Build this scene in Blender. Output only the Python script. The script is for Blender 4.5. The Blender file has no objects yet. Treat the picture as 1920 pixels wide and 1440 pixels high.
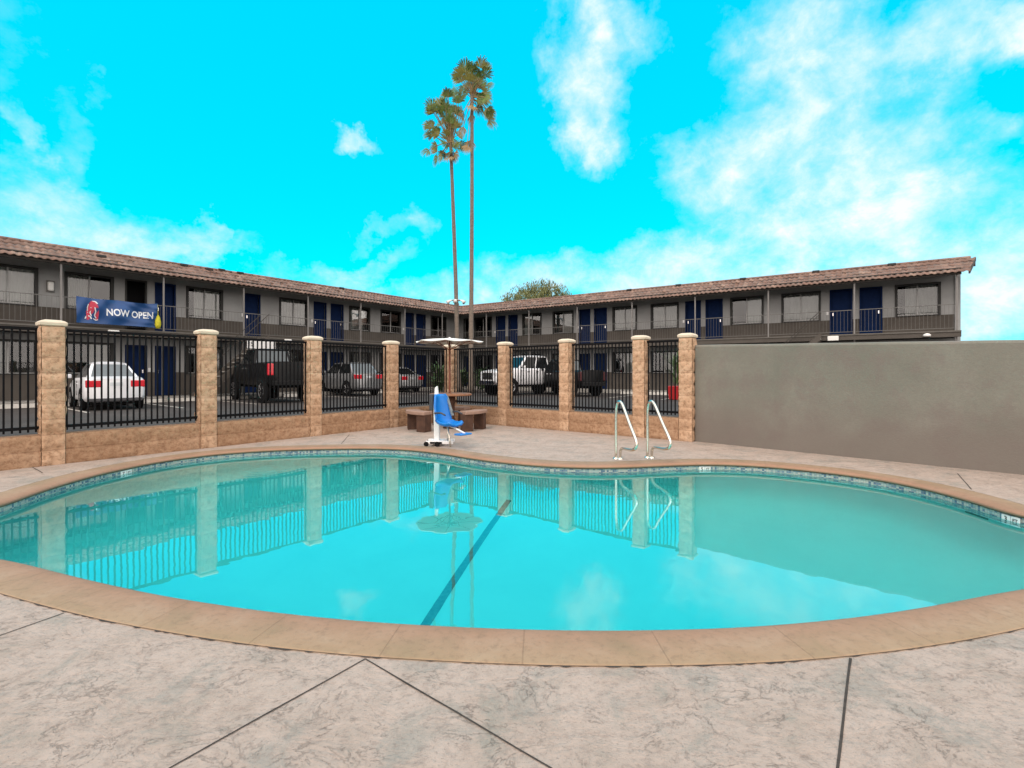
import bpy, math, random
from mathutils import Vector, Matrix, noise
from mathutils.geometry import tessellate_polygon
R = math.radians
random.seed(7)
S = bpy.context.scene
COL = S.collection
EYE = 1.15
F = 925.0          # focal length in pixels of the 1920 px wide photograph
HOR = 697.0        # row of the horizon

# ------------------------------------------------------------------ camera
cd = bpy.data.cameras.new('camera'); cam = bpy.data.objects.new('camera', cd); COL.objects.link(cam)
cam.location = (0, 0, EYE); cam.rotation_euler = (R(90), 0, 0)
cd.sensor_fit = 'HORIZONTAL'; cd.sensor_width = 36.0; cd.lens = 36.0 * F / 1920.0
cd.shift_y = -(720.0 - HOR) / 1920.0
cd.clip_start = 0.05; cd.clip_end = 3000
S.camera = cam
# ------------------------------------------------------------------ render look
S.render.resolution_x = 1024; S.render.resolution_y = 768
S.render.engine = 'CYCLES'
S.view_settings.view_transform = 'Standard'; S.view_settings.look = 'None'
S.view_settings.gamma = 1.0; S.view_settings.exposure = 0.0
S.cycles.max_bounces = 14; S.cycles.diffuse_bounces = 8; S.cycles.transmission_bounces = 6; S.cycles.transparent_max_bounces = 12
S.cycles.caustics_refractive = True; S.cycles.caustics_reflective = False
S.cycles.sample_clamp_indirect = 6.0
# ------------------------------------------------------------------ node helpers
def nn(nt, typ, **kw):
    n = nt.nodes.new(typ)
    for k, v in kw.items():
        if k.startswith('i_'):
            n.inputs[k[2:].replace('_', ' ')].default_value = v
        else:
            setattr(n, k, v)
    return n
def ln(nt, a, b): nt.links.new(a, b)
def math_(nt, op, a, b=None, c=None, clamp=False):
    n = nt.nodes.new('ShaderNodeMath'); n.operation = op; n.use_clamp = clamp
    for i, v in enumerate((a, b, c)):
        if v is None: continue
        if isinstance(v, (int, float)): n.inputs[i].default_value = v
        else: nt.links.new(v, n.inputs[i])
    return n.outputs[0]
def mixc(nt, fac, a, b, mode='MIX'):
    n = nt.nodes.new('ShaderNodeMix'); n.data_type = 'RGBA'; n.blend_type = mode
    for s, v in ((n.inputs[0], fac), (n.inputs[6], a), (n.inputs[7], b)):
        if isinstance(v, (int, float)): s.default_value = v
        elif isinstance(v, tuple): s.default_value = (*v[:3], 1)
        else: nt.links.new(v, s)
    return n.outputs[2]
def ramp(nt, fac, stops):
    n = nt.nodes.new('ShaderNodeValToRGB'); e = n.color_ramp.elements
    while len(e) < len(stops): e.new(0.5)
    for el, (p, c) in zip(e, stops):
        el.position = p; el.color = (*c, 1) if len(c) == 3 else c
    nt.links.new(fac, n.inputs[0]); return n.outputs[0]
def maprange(nt, v, a, b, c=0.0, d=1.0, smooth=False):
    n = nt.nodes.new('ShaderNodeMapRange'); n.clamp = True
    n.interpolation_type = 'SMOOTHSTEP' if smooth else 'LINEAR'
    nt.links.new(v, n.inputs[0])
    for i, x in zip((1, 2, 3, 4), (a, b, c, d)): n.inputs[i].default_value = x
    return n.outputs[0]
def noise_(nt, vec, scale, detail=4, rough=0.55, dist=0.0):
    n = nt.nodes.new('ShaderNodeTexNoise')
    n.inputs['Scale'].default_value = scale; n.inputs['Detail'].default_value = detail
    n.inputs['Roughness'].default_value = rough; n.inputs['Distortion'].default_value = dist
    if vec is not None: nt.links.new(vec, n.inputs['Vector'])
    return n.outputs[0]
# ------------------------------------------------------------------ world: cyan sky with clouds
SUN_EL, SUN_AZ = R(52), R(205)     # azimuth clockwise from +Y: the sun stands behind the camera, veiled
W = bpy.data.worlds.new('World'); S.world = W; W.use_nodes = True
wt = W.node_tree; wt.nodes.clear()
tc = wt.nodes.new('ShaderNodeTexCoord')
sep = wt.nodes.new('ShaderNodeSeparateXYZ'); ln(wt, tc.outputs['Generated'], sep.inputs[0])
az = math_(wt, 'ARCTAN2', sep.outputs[0], sep.outputs[1])
el = math_(wt, 'ARCSINE', sep.outputs[2])
cmb = wt.nodes.new('ShaderNodeCombineXYZ'); ln(wt, az, cmb.inputs[0]); ln(wt, el, cmb.inputs[1])
# warp for wispy cloud edges
def wnoise(scale, detail, rough, dist=0.0, sx=1.0, sy=1.0, ang=0.0, off=0.0):
    mp = wt.nodes.new('ShaderNodeMapping'); mp.inputs['Scale'].default_value = (sx, sy, 1)
    mp.inputs['Rotation'].default_value = (0, 0, ang); mp.inputs['Location'].default_value = (off, off * 0.7, off * 0.3)
    ln(wt, cmb.outputs[0], mp.inputs[0])
    n = wt.nodes.new('ShaderNodeTexNoise'); n.inputs['Scale'].default_value = scale
    n.inputs['Detail'].default_value = detail; n.inputs['Roughness'].default_value = rough
    n.inputs['Distortion'].default_value = dist
    ln(wt, mp.outputs[0], n.inputs['Vector']); return n
wn = wnoise(5.0, 6, 0.62)
sub = wt.nodes.new('ShaderNodeVectorMath'); sub.operation = 'SUBTRACT'
ln(wt, wn.outputs['Color'], sub.inputs[0]); sub.inputs[1].default_value = (.5, .5, .5)
scl = wt.nodes.new('ShaderNodeVectorMath'); scl.operation = 'SCALE'; scl.inputs['Scale'].default_value = 0.28
ln(wt, sub.outputs[0], scl.inputs[0])
wadd = wt.nodes.new('ShaderNodeVectorMath'); wadd.operation = 'ADD'
ln(wt, cmb.outputs[0], wadd.inputs[0]); ln(wt, scl.outputs[0], wadd.inputs[1])
def sky_dir(x, y):
    u = (x - 960) / F; v = (HOR - y) / F; l = math.sqrt(1 + u * u + v * v)
    return math.atan2(u, 1), math.asin(v / l)
# (x, y, half-width, half-height, tilt in degrees, strength): where cloud masses stand in the sky
CLOUDS = [(1105,120,95,170,8,1.0),(1150,25,130,75,0,.95),(1108,235,62,85,14,.95),(1070,190,50,110,0,.8),
 (1500,80,190,150,20,1.0),(1560,190,170,150,0,1.0),(1480,330,220,170,15,1.05),(1330,300,150,110,-10,.85),
 (1620,400,260,170,10,.95),(1300,500,420,90,12,1.15),(1600,470,380,120,8,1.1),(1880,560,260,190,0,1.3),
 (1800,70,260,90,8,.95),(1900,30,200,80,0,.95),(1850,230,140,45,-10,.55),(1740,260,120,110,-40,.6),
 (1000,540,260,60,8,.8),(1900,450,120,110,20,.9),(1420,560,500,60,4,1.1),
 (120,400,330,95,-4,1.05),(20,440,260,90,0,1.05),(300,455,200,40,-2,.8),(100,350,190,60,0,.6),
 (10,240,60,50,30,.85),(110,240,60,110,5,.42),(150,130,45,60,20,.36),(20,120,110,150,0,.3),
 (660,248,62,28,0,.85),(770,430,52,46,-30,.85),(700,450,60,24,30,.45),(385,436,20,28,-30,.75),
 (690,515,120,26,20,.6),(560,520,150,34,4,.5),(720,565,220,40,-4,.75),(540,540,120,30,-6,.5),(850,560,120,40,0,.6)]
acc = None
for (x, y, rx, ry, tl, wgt) in CLOUDS:
    a0, e0 = sky_dir(x, y)
    k = math.cos(a0)
    mp = wt.nodes.new('ShaderNodeMapping'); mp.vector_type = 'TEXTURE'
    mp.inputs['Location'].default_value = (a0, e0, 0); mp.inputs['Rotation'].default_value = (0, 0, R(tl))
    mp.inputs['Scale'].default_value = (1.12 * rx / F * k * k, 1.12 * ry / F * k, 1)
    ln(wt, wadd.outputs[0], mp.inputs[0])
    le = wt.nodes.new('ShaderNodeVectorMath'); le.operation = 'LENGTH'
    # the clouds are flat features of (azimuth, elevation): drop the third axis
    m2 = wt.nodes.new('ShaderNodeVectorMath'); m2.operation = 'MULTIPLY'; m2.inputs[1].default_value = (1, 1, 0)
    ln(wt, mp.outputs[0], m2.inputs[0]); ln(wt, m2.outputs[0], le.inputs[0])
    v = maprange(wt, le.outputs['Value'], 0.25, 1.12, wgt, 0.0, True)
    acc = v if acc is None else math_(wt, 'MAXIMUM', math_(wt, 'MULTIPLY', math_(wt, 'ADD', acc, v), 0.62), math_(wt, 'MAXIMUM', acc, v))
n2 = wnoise(6.5, 10, 0.64, 0.15, 1.0, 1.25, R(-20), 3.0)
n3 = wnoise(2.6, 4, 0.55, 0.2, 1.0, 2.0, R(12), 9.0)
n4 = wnoise(17.0, 9, 0.66, 0.3, 1.0, 1.25, R(24), 5.0)
nsum = math_(wt, 'ADD', math_(wt, 'MULTIPLY', math_(wt, 'SUBTRACT', n2.outputs[0], 0.5), 2.6), math_(wt, 'MULTIPLY', math_(wt, 'SUBTRACT', n4.outputs[0], 0.5), 1.1))
nsum = math_(wt, 'ADD', nsum, math_(wt, 'MULTIPLY', math_(wt, 'SUBTRACT', n3.outputs[0], 0.5), 0.7))
m = math_(wt, 'ADD', acc, math_(wt, 'MULTIPLY', nsum, maprange(wt, acc, 0.02, 0.5, 0.0, 0.95)))
mask = maprange(wt, m, 0.22, 1.50)
# behind and high overhead the sky is an even bright veil (the soft, shadowless light of the place)
veil = math_(wt, 'MAXIMUM', maprange(wt, math_(wt, 'ABSOLUTE', az), 1.05, 1.6, 0, 1, True), maprange(wt, el, 0.85, 1.2, 0, 1, True))
sky = wt.nodes.new('ShaderNodeTexSky'); sky.sky_type = 'NISHITA'; sky.sun_disc = False
sky.sun_elevation = SUN_EL; sky.sun_rotation = SUN_AZ; sky.air_density = 1.0; sky.dust_density = 0.6
tint = mixc(wt, 1.0, sky.outputs[0], (0.0, 0.10, 0.06), 'MULTIPLY')
base = mixc(wt, 1.0, tint, (0.0, 0.565, 0.97), 'ADD')
cloudcol = mixc(wt, maprange(wt, mask, 0.25, 1.0), (0.46, 0.88, 1.12), (0.98, 1.07, 1.18))
skyc = mixc(wt, mask, base, cloudcol)
VEIL = (1.95, 1.74, 1.62)
skyc = mixc(wt, veil, skyc, VEIL)
bg = wt.nodes.new('ShaderNodeBackground'); ln(wt, skyc, bg.inputs[0]); bg.inputs[1].default_value = 1.0
wo = wt.nodes.new('ShaderNodeOutputWorld'); ln(wt, bg.outputs[0], wo.inputs[0])
# ------------------------------------------------------------------ sun, veiled by cloud
sd = bpy.data.lights.new('sun', 'SUN'); sd.energy = 1.1; sd.angle = R(14); sd.color = (1.0, 0.95, 0.88)
so = bpy.data.objects.new('sun', sd); COL.objects.link(so)
so.rotation_euler = (R(90) - SUN_EL, 0, -SUN_AZ + R(180))
so.location = (0, -5, 20)

# ------------------------------------------------------------------ object helpers
def tag(o, label=None, cat=None, group=None, kind=None):
    if label: o['label'] = label
    if cat: o['category'] = cat
    if group: o['group'] = group
    if kind: o['kind'] = kind
    return o
def empty(name, loc=(0, 0, 0), rz=0.0, label=None, cat=None, group=None):
    o = bpy.data.objects.new(name, None); COL.objects.link(o); o.empty_display_size = 0.1
    o.location = loc; o.rotation_euler = (0, 0, rz)
    return tag(o, label, cat, group)
class MB:
    def __init__(s): s.v = []; s.f = []; s.mi = []; s.uv = None
    def add(s, vs, fs, m=0):
        b = len(s.v); s.v += [tuple(v) for v in vs]
        s.f += [tuple(b + i for i in f) for f in fs]; s.mi += [m] * len(fs); return s
    def box(s, x0, x1, y0, y1, z0, z1, m=0, M=None):
        vs = [(x, y, z) for z in (z0, z1) for y in (y0, y1) for x in (x0, x1)]
        if M is not None: vs = [M @ Vector(v) for v in vs]
        return s.add(vs, [(0,2,3,1),(4,5,7,6),(0,1,5,4),(2,6,7,3),(0,4,6,2),(1,3,7,5)], m)
    def tube(s, pts, r, n=8, m=0, caps=True):
        pts = [Vector(p) for p in pts]
        rs = r if isinstance(r, (list, tuple)) else [r] * len(pts)
        up = Vector((0, 0, 1)); prev = None; vs = []
        for i, p in enumerate(pts):
            t = (pts[min(i + 1, len(pts) - 1)] - pts[max(i - 1, 0)]).normalized()
            if prev is None:
                a = t.cross(up)
                if a.length < 1e-3: a = t.cross(Vector((1, 0, 0)))
                a.normalize()
            else:
                a = prev - t * prev.dot(t); a.normalize()
            prev = a; b = t.cross(a)
            for k in range(n):
                an = 2 * math.pi * k / n
                vs.append(p + (a * math.cos(an) + b * math.sin(an)) * rs[i])
        fs = []
        for i in range(len(pts) - 1):
            for k in range(n):
                k2 = (k + 1) % n
                fs.append((i * n + k, i * n + k2, (i + 1) * n + k2, (i + 1) * n + k))
        if caps: fs.append(tuple(range(n - 1, -1, -1))); fs.append(tuple(range((len(pts) - 1) * n, len(pts) * n)))
        return s.add(vs, fs, m)
    def cyl(s, c, axis, r, h, n=20, m=0, r2=None):
        c = Vector(c); ax = Vector(axis).normalized()
        return s.tube([c - ax * h / 2, c + ax * h / 2], [r, r if r2 is None else r2], n, m)
    def lathe(s, prof, n=24, c=(0, 0, 0), m=0):
        vs = []; fs = []
        for (r, z) in prof:
            for k in range(n):
                an = 2 * math.pi * k / n
                vs.append((c[0] + r * math.cos(an), c[1] + r * math.sin(an), c[2] + z))
        for i in range(len(prof) - 1):
            for k in range(n):
                k2 = (k + 1) % n
                fs.append((i * n + k, i * n + k2, (i + 1) * n + k2, (i + 1) * n + k))
        return s.add(vs, fs, m)
    def prism(s, poly, z0, z1, m=0):
        n = len(poly)
        vs = [(x, y, z0) for x, y in poly] + [(x, y, z1) for x, y in poly]
        fs = [tuple(range(n - 1, -1, -1)), tuple(range(n, 2 * n))] + [(i, (i + 1) % n, n + (i + 1) % n, n + i) for i in range(n)]
        return s.add(vs, fs, m)
    def build(s, name, mats, parent=None, smooth=False, bevel=0.0, seg=2, loc=None):
        me = bpy.data.meshes.new(name); me.from_pydata(s.v, [], s.f)
        if not isinstance(mats, (list, tuple)): mats = [mats]
        for m in mats: me.materials.append(m)
        if len(mats) > 1: me.polygons.foreach_set('material_index', s.mi)
        if smooth: me.polygons.foreach_set('use_smooth', [True] * len(s.f))
        if s.uv:
            uvl = me.uv_layers.new(name='UVMap')
            for p in me.polygons:
                for li in p.loop_indices: uvl.data[li].uv = s.uv[me.loops[li].vertex_index]
        me.update()
        o = bpy.data.objects.new(name, me); COL.objects.link(o)
        if parent is not None: o.parent = parent
        if loc is not None: o.location = loc
        if bevel > 0:
            b = o.modifiers.new('bevel', 'BEVEL'); b.width = bevel; b.segments = seg; b.limit_method = 'ANGLE'; b.angle_limit = R(40)
        return o
def copy_tree(o, parent=None):
    c = o.copy(); COL.objects.link(c); c.parent = parent
    for ch in list(o.children): copy_tree(ch, c)
    return c

# ------------------------------------------------------------------ materials
def new_mat(name):
    m = bpy.data.materials.new(name); m.use_nodes = True
    nt = m.node_tree; return m, nt, nt.nodes['Principled BSDF']
def mat(name, col, rough=0.6, metal=0.0, var=0.12, scale=6.0, bump=0.0, bscale=40.0, coat=0.0, spec=0.5):
    m, nt, b = new_mat(name)
    t = nt.nodes.new('ShaderNodeTexCoord')
    n = noise_(nt, t.outputs['Object'], scale, 5, 0.6)
    lo = tuple(c * (1 - var) for c in col); hi = tuple(min(1, c * (1 + var)) for c in col)
    ln(nt, ramp(nt, n, [(0.3, lo), (0.7, hi)]), b.inputs['Base Color'])
    b.inputs['Roughness'].default_value = rough; b.inputs['Metallic'].default_value = metal
    b.inputs['Coat Weight'].default_value = coat; b.inputs['Specular IOR Level'].default_value = spec
    if bump > 0:
        bn = noise_(nt, t.outputs['Object'], bscale, 4, 0.6)
        bp = nt.nodes.new('ShaderNodeBump'); bp.inputs['Strength'].default_value = bump; bp.inputs['Distance'].default_value = 0.01
        ln(nt, bn, bp.inputs['Height']); ln(nt, bp.outputs[0], b.inputs['Normal'])
    return m
M = {}
# pool deck: textured, colour-washed concrete
def deck_material():
    m, nt, b = new_mat('textured_concrete')
    t = nt.nodes.new('ShaderNodeTexCoord'); P = t.outputs['Object']
    a = noise_(nt, P, 3.4, 8, 0.70, 0.4)
    c1 = ramp(nt, a, [(0.32, (0.32, 0.285, 0.24)), (0.43, (0.415, 0.33, 0.275)), (0.58, (0.465, 0.375, 0.318)), (0.75, (0.405, 0.325, 0.272))])
    g = noise_(nt, P, 2.6, 8, 0.72, 0.8)
    c2 = mixc(nt, maprange(nt, g, 0.50, 0.62, 0, 0.62, True), c1, (0.29, 0.275, 0.24))
    f = noise_(nt, P, 24, 9, 0.80)
    c3 = mixc(nt, maprange(nt, f, 0.38, 0.50, 0.42, 0.0), c2, (0.19, 0.145, 0.125))
    c3 = mixc(nt, maprange(nt, f, 0.54, 0.68, 0.0, 0.35), c3, (0.52, 0.42, 0.37))
    sp = noise_(nt, P, 85, 3, 0.6)
    c4 = mixc(nt, maprange(nt, sp, 0.30, 0.42, 0.5, 0.0), c3, (0.17, 0.14, 0.12))
    # hand-textured ridges: stretched, warped noise with sharp creases
    mp = nt.nodes.new('ShaderNodeMapping'); mp.inputs['Scale'].default_value = (1.0, 1.5, 1); mp.inputs['Rotation'].default_value = (0, 0, R(28)); ln(nt, P, mp.inputs[0])
    r1 = noise_(nt, mp.outputs[0], 5.0, 8, 0.66, 0.5)
    cr = math_(nt, 'ABSOLUTE', math_(nt, 'SUBTRACT', r1, 0.5))
    crease = maprange(nt, cr, 0.0, 0.010, 1.0, 0.0)
    gate = maprange(nt, noise_(nt, P, 4.3, 4, 0.6), 0.45, 0.58)
    crk = math_(nt, 'MULTIPLY', crease, gate)
    c5 = mixc(nt, math_(nt, 'MULTIPLY', crk, 0.20), c4, (0.16, 0.125, 0.11))
    ln(nt, c5, b.inputs['Base Color'])
    b.inputs['Roughness'].default_value = 0.72; b.inputs['Specular IOR Level'].default_value = 0.3
    h = math_(nt, 'ADD', math_(nt, 'MULTIPLY', r1, 1.0), math_(nt, 'MULTIPLY', f, 0.35))
    h = math_(nt, 'SUBTRACT', h, math_(nt, 'MULTIPLY', crk, 0.2))
    bp = nt.nodes.new('ShaderNodeBump'); bp.inputs['Strength'].default_value = 0.7; bp.inputs['Distance'].default_value = 0.035
    ln(nt, h, bp.inputs['Height']); ln(nt, bp.outputs[0], b.inputs['Normal'])
    return m
M['deck'] = deck_material()
def coping_material():
    m, nt, b = new_mat('tan_coping_concrete')
    t = nt.nodes.new('ShaderNodeTexCoord'); P = t.outputs['Object']
    uv = nt.nodes.new('ShaderNodeSeparateXYZ'); ln(nt, t.outputs['UV'], uv.inputs[0])
    a = noise_(nt, P, 3.5, 6, 0.6, 0.5)
    c = ramp(nt, a, [(0.3, (0.26, 0.18, 0.105)), (0.5, (0.33, 0.21, 0.13)), (0.72, (0.37, 0.26, 0.175))])
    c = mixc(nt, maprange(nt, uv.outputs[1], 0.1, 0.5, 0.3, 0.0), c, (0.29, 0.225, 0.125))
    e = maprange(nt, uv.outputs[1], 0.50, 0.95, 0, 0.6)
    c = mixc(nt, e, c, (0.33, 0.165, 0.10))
    c = mixc(nt, maprange(nt, uv.outputs[1], 0.955, 0.985, 0, 0.9), c, (0.085, 0.075, 0.045))  # nose underside: shadow line and waterline dirt painted into the colour
    f = noise_(nt, P, 26, 8, 0.78)
    c = mixc(nt, maprange(nt, f, 0.36, 0.5, 0.5, 0.0), c, (0.19, 0.125, 0.075))
    # joints between the cast pieces, every 0.56 m round the pool
    ph = math_(nt, 'FRACT', math_(nt, 'DIVIDE', uv.outputs[0], 0.56))
    j = maprange(nt, math_(nt, 'ABSOLUTE', math_(nt, 'SUBTRACT', ph, 0.5)), 0.0, 0.007, 1.0, 0.0)
    c = mixc(nt, math_(nt, 'MULTIPLY', j, 0.38), c, (0.16, 0.10, 0.06))
    ln(nt, c, b.inputs['Base Color']); b.inputs['Roughness'].default_value = 0.7
    bp = nt.nodes.new('ShaderNodeBump'); bp.inputs['Strength'].default_value = 0.4; bp.inputs['Distance'].default_value = 0.01
    ln(nt, math_(nt, 'SUBTRACT', f, j), bp.inputs['Height']); ln(nt, bp.outputs[0], b.inputs['Normal'])
    return m
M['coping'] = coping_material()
def tile_material():
    m, nt, b = new_mat('mosaic_waterline_tile')
    t = nt.nodes.new('ShaderNodeTexCoord')
    mp = nt.nodes.new('ShaderNodeMapping'); mp.inputs['Scale'].default_value = (1 / 0.024, 1 / 0.024, 1); ln(nt, t.outputs['UV'], mp.inputs[0])
    fl = nt.nodes.new('ShaderNodeVectorMath'); fl.operation = 'FLOOR'; ln(nt, mp.outputs[0], fl.inputs[0])
    wn_ = nt.nodes.new('ShaderNodeTexWhiteNoise'); wn_.noise_dimensions = '2D'; ln(nt, fl.outputs[0], wn_.inputs['Vector'])
    c = ramp(nt, wn_.outputs['Value'], [(0.0, (0.38, 0.44, 0.42)), (0.3, (0.24, 0.33, 0.35)), (0.5, (0.13, 0.21, 0.29)), (0.66, (0.45, 0.46, 0.42)), (0.88, (0.08, 0.15, 0.24))])
    c.node.color_ramp.interpolation = 'CONSTANT'
    fr = nt.nodes.new('ShaderNodeVectorMath'); fr.operation = 'FRACTION'; ln(nt, mp.outputs[0], fr.inputs[0])
    sx = nt.nodes.new('ShaderNodeSeparateXYZ'); ln(nt, fr.outputs[0], sx.inputs[0])
    g = math_(nt, 'MAXIMUM', math_(nt, 'GREATER_THAN', math_(nt, 'ABSOLUTE', math_(nt, 'SUBTRACT', sx.outputs[0], 0.5)), 0.44),
              math_(nt, 'GREATER_THAN', math_(nt, 'ABSOLUTE', math_(nt, 'SUBTRACT', sx.outputs[1], 0.5)), 0.44))
    ln(nt, mixc(nt, g, c, (0.25, 0.27, 0.25)), b.inputs['Base Color'])
    b.inputs['Roughness'].default_value = 0.25
    return m
M['tile'] = tile_material()
def plaster_material():
    m, nt, b = new_mat('pool_plaster')
    t = nt.nodes.new('ShaderNodeTexCoord')
    n = noise_(nt, t.outputs['Object'], 1.3, 5, 0.6, 0.6)
    ln(nt, ramp(nt, n, [(0.3, (0.80, 0.88, 0.88)), (0.7, (0.88, 0.93, 0.92))]), b.inputs['Base Color'])
    b.inputs['Roughness'].default_value = 0.8
    return m
M['plaster'] = plaster_material()
def water_material():
    m = bpy.data.materials.new('pool_water'); m.use_nodes = True; nt = m.node_tree; nt.nodes.clear()
    t = nt.nodes.new('ShaderNodeTexCoord'); P = t.outputs['Object']
    out = nt.nodes.new('ShaderNodeOutputMaterial')
    # slow ripples over the pool and rings spreading from the return jet by the far wall
    n1 = noise_(nt, P, 1.6, 3, 0.5)
    vd = nt.nodes.new('ShaderNodeVectorMath'); vd.operation = 'DISTANCE'; ln(nt, P, vd.inputs[0]); vd.inputs[1].default_value = (-3.15, 6.25, 0)
    dd = math_(nt, 'ADD', vd.outputs['Value'], math_(nt, 'MULTIPLY', noise_(nt, P, 3.0, 3, 0.6), 0.25))
    ring = math_(nt, 'MULTIPLY', math_(nt, 'SINE', math_(nt, 'MULTIPLY', dd, 48.0)), maprange(nt, vd.outputs['Value'], 0.1, 0.75, 1.0, 0.0, True))
    h = math_(nt, 'ADD', math_(nt, 'MULTIPLY', n1, 0.010), math_(nt, 'MULTIPLY', ring, 0.0022))
    bp = nt.nodes.new('ShaderNodeBump'); bp.inputs['Strength'].default_value = 0.35; bp.inputs['Distance'].default_value = 0.5
    ln(nt, h, bp.inputs['Height'])
    rf = nt.nodes.new('ShaderNodeBsdfRefraction'); rf.inputs['IOR'].default_value = 1.33; rf.inputs['Roughness'].default_value = 0.0
    rf.inputs['Color'].default_value = (0.25, 0.95, 0.94, 1)
    gl = nt.nodes.new('ShaderNodeBsdfGlossy'); gl.inputs['Roughness'].default_value = 0.0; gl.inputs['Color'].default_value = (.82, 1, 1, 1)
    fr = nt.nodes.new('ShaderNodeFresnel'); fr.inputs['IOR'].default_value = 1.72
    for s_ in (rf, gl, fr): ln(nt, bp.outputs[0], s_.inputs['Normal'])
    mx = nt.nodes.new('ShaderNodeMixShader')
    fi = nt.nodes.new('ShaderNodeFresnel'); fi.inputs['IOR'].default_value = 1.33; ln(nt, bp.outputs[0], fi.inputs['Normal'])
    ge = nt.nodes.new('ShaderNodeNewGeometry')
    fm = nt.nodes.new('ShaderNodeMix'); ln(nt, ge.outputs['Backfacing'], fm.inputs[0])
    ln(nt, math_(nt, 'MINIMUM', math_(nt, 'MULTIPLY', fr.outputs[0], 1.3), 1.0), fm.inputs[2]); ln(nt, fi.outputs[0], fm.inputs[3])
    ln(nt, fm.outputs[0], mx.inputs[0])
    ln(nt, rf.outputs[0], mx.inputs[1]); ln(nt, gl.outputs[0], mx.inputs[2]); ln(nt, mx.outputs[0], out.inputs[0])
    return m
M['water'] = water_material()
def asphalt_material():
    m, nt, b = new_mat('asphalt')
    t = nt.nodes.new('ShaderNodeTexCoord'); P = t.outputs['Object']
    n = noise_(nt, P, 0.6, 6, 0.65, 0.8)
    c = ramp(nt, n, [(0.3, (0.040, 0.035, 0.033)), (0.55, (0.060, 0.053, 0.049)), (0.75, (0.092, 0.082, 0.077))])
    f = noise_(nt, P, 60, 3, 0.7)
    c = mixc(nt, maprange(nt, f, 0.4, 0.6, 0.0, 0.4), c, (0.12, 0.12, 0.12))
    ln(nt, c, b.inputs['Base Color']); b.inputs['Roughness'].default_value = 0.9; b.inputs['Specular IOR Level'].default_value = 0.12
    return m
M['asphalt'] = asphalt_material()
def block_material():
    m, nt, b = new_mat('split_face_block')
    t = nt.nodes.new('ShaderNodeTexCoord'); P = t.outputs['Object']
    n = noise_(nt, P, 3.0, 4, 0.6)
    c = ramp(nt, n, [(0.3, (0.44, 0.275, 0.17)), (0.5, (0.56, 0.365, 0.235)), (0.7, (0.63, 0.44, 0.30))])
    f = noise_(nt, P, 21, 7, 0.74)
    c = mixc(nt, maprange(nt, f, 0.38, 0.51, 0.7, 0.0), c, (0.25, 0.145, 0.08))
    c = mixc(nt, maprange(nt, f, 0.56, 0.72, 0.0, 0.5), c, (0.68, 0.50, 0.36))
    zs = nt.nodes.new('ShaderNodeSeparateXYZ'); ln(nt, P, zs.inputs[0])
    jz = math_(nt, 'ABSOLUTE', math_(nt, 'SUBTRACT', math_(nt, 'FRACT', math_(nt, 'DIVIDE', math_(nt, 'ADD', zs.outputs[2], math_(nt, 'MULTIPLY', f, 0.006)), 0.19)), 0.5))
    c = mixc(nt, maprange(nt, jz, 0.470, 0.494, 0.0, 0.45), c, (0.14, 0.075, 0.045))
    ln(nt, c, b.inputs['Base Color']); b.inputs['Roughness'].default_value = 0.9; b.inputs['Specular IOR Level'].default_value = 0.2
    bp = nt.nodes.new('ShaderNodeBump'); bp.inputs['Strength'].default_value = 0.8; bp.inputs['Distance'].default_value = 0.02
    ln(nt, f, bp.inputs['Height']); ln(nt, bp.outputs[0], b.inputs['Normal'])
    return m
M['block'] = block_material()
def lowblock_material():
    m, nt, b = new_mat('low_wall_block')
    t = nt.nodes.new('ShaderNodeTexCoord'); P = t.outputs['Object']
    n = noise_(nt, P, 2.2, 4, 0.6)
    c = ramp(nt, n, [(0.3, (0.33, 0.20, 0.118)), (0.5, (0.41, 0.255, 0.155)), (0.7, (0.47, 0.305, 0.195))])
    f = noise_(nt, P, 19, 7, 0.74)
    c = mixc(nt, maprange(nt, f, 0.36, 0.54, 0.7, 0.0), c, (0.20, 0.10, 0.055))
    c = mixc(nt, maprange(nt, f, 0.58, 0.74, 0.0, 0.45), c, (0.58, 0.40, 0.28))
    zs = nt.nodes.new('ShaderNodeSeparateXYZ'); ln(nt, P, zs.inputs[0])
    jz = math_(nt, 'ABSOLUTE', math_(nt, 'SUBTRACT', math_(nt, 'FRACT', math_(nt, 'DIVIDE', math_(nt, 'ADD', zs.outputs[2], math_(nt, 'MULTIPLY', f, 0.006)), 0.19)), 0.5))
    c = mixc(nt, maprange(nt, jz, 0.470, 0.494, 0.0, 0.45), c, (0.14, 0.075, 0.045))
    ln(nt, c, b.inputs['Base Color']); b.inputs['Roughness'].default_value = 0.9; b.inputs['Specular IOR Level'].default_value = 0.2
    bp = nt.nodes.new('ShaderNodeBump'); bp.inputs['Strength'].default_value = 0.8; bp.inputs['Distance'].default_value = 0.02
    ln(nt, f, bp.inputs['Height']); ln(nt, bp.outputs[0], b.inputs['Normal'])
    return m
M['lowblock'] = lowblock_material()
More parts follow.
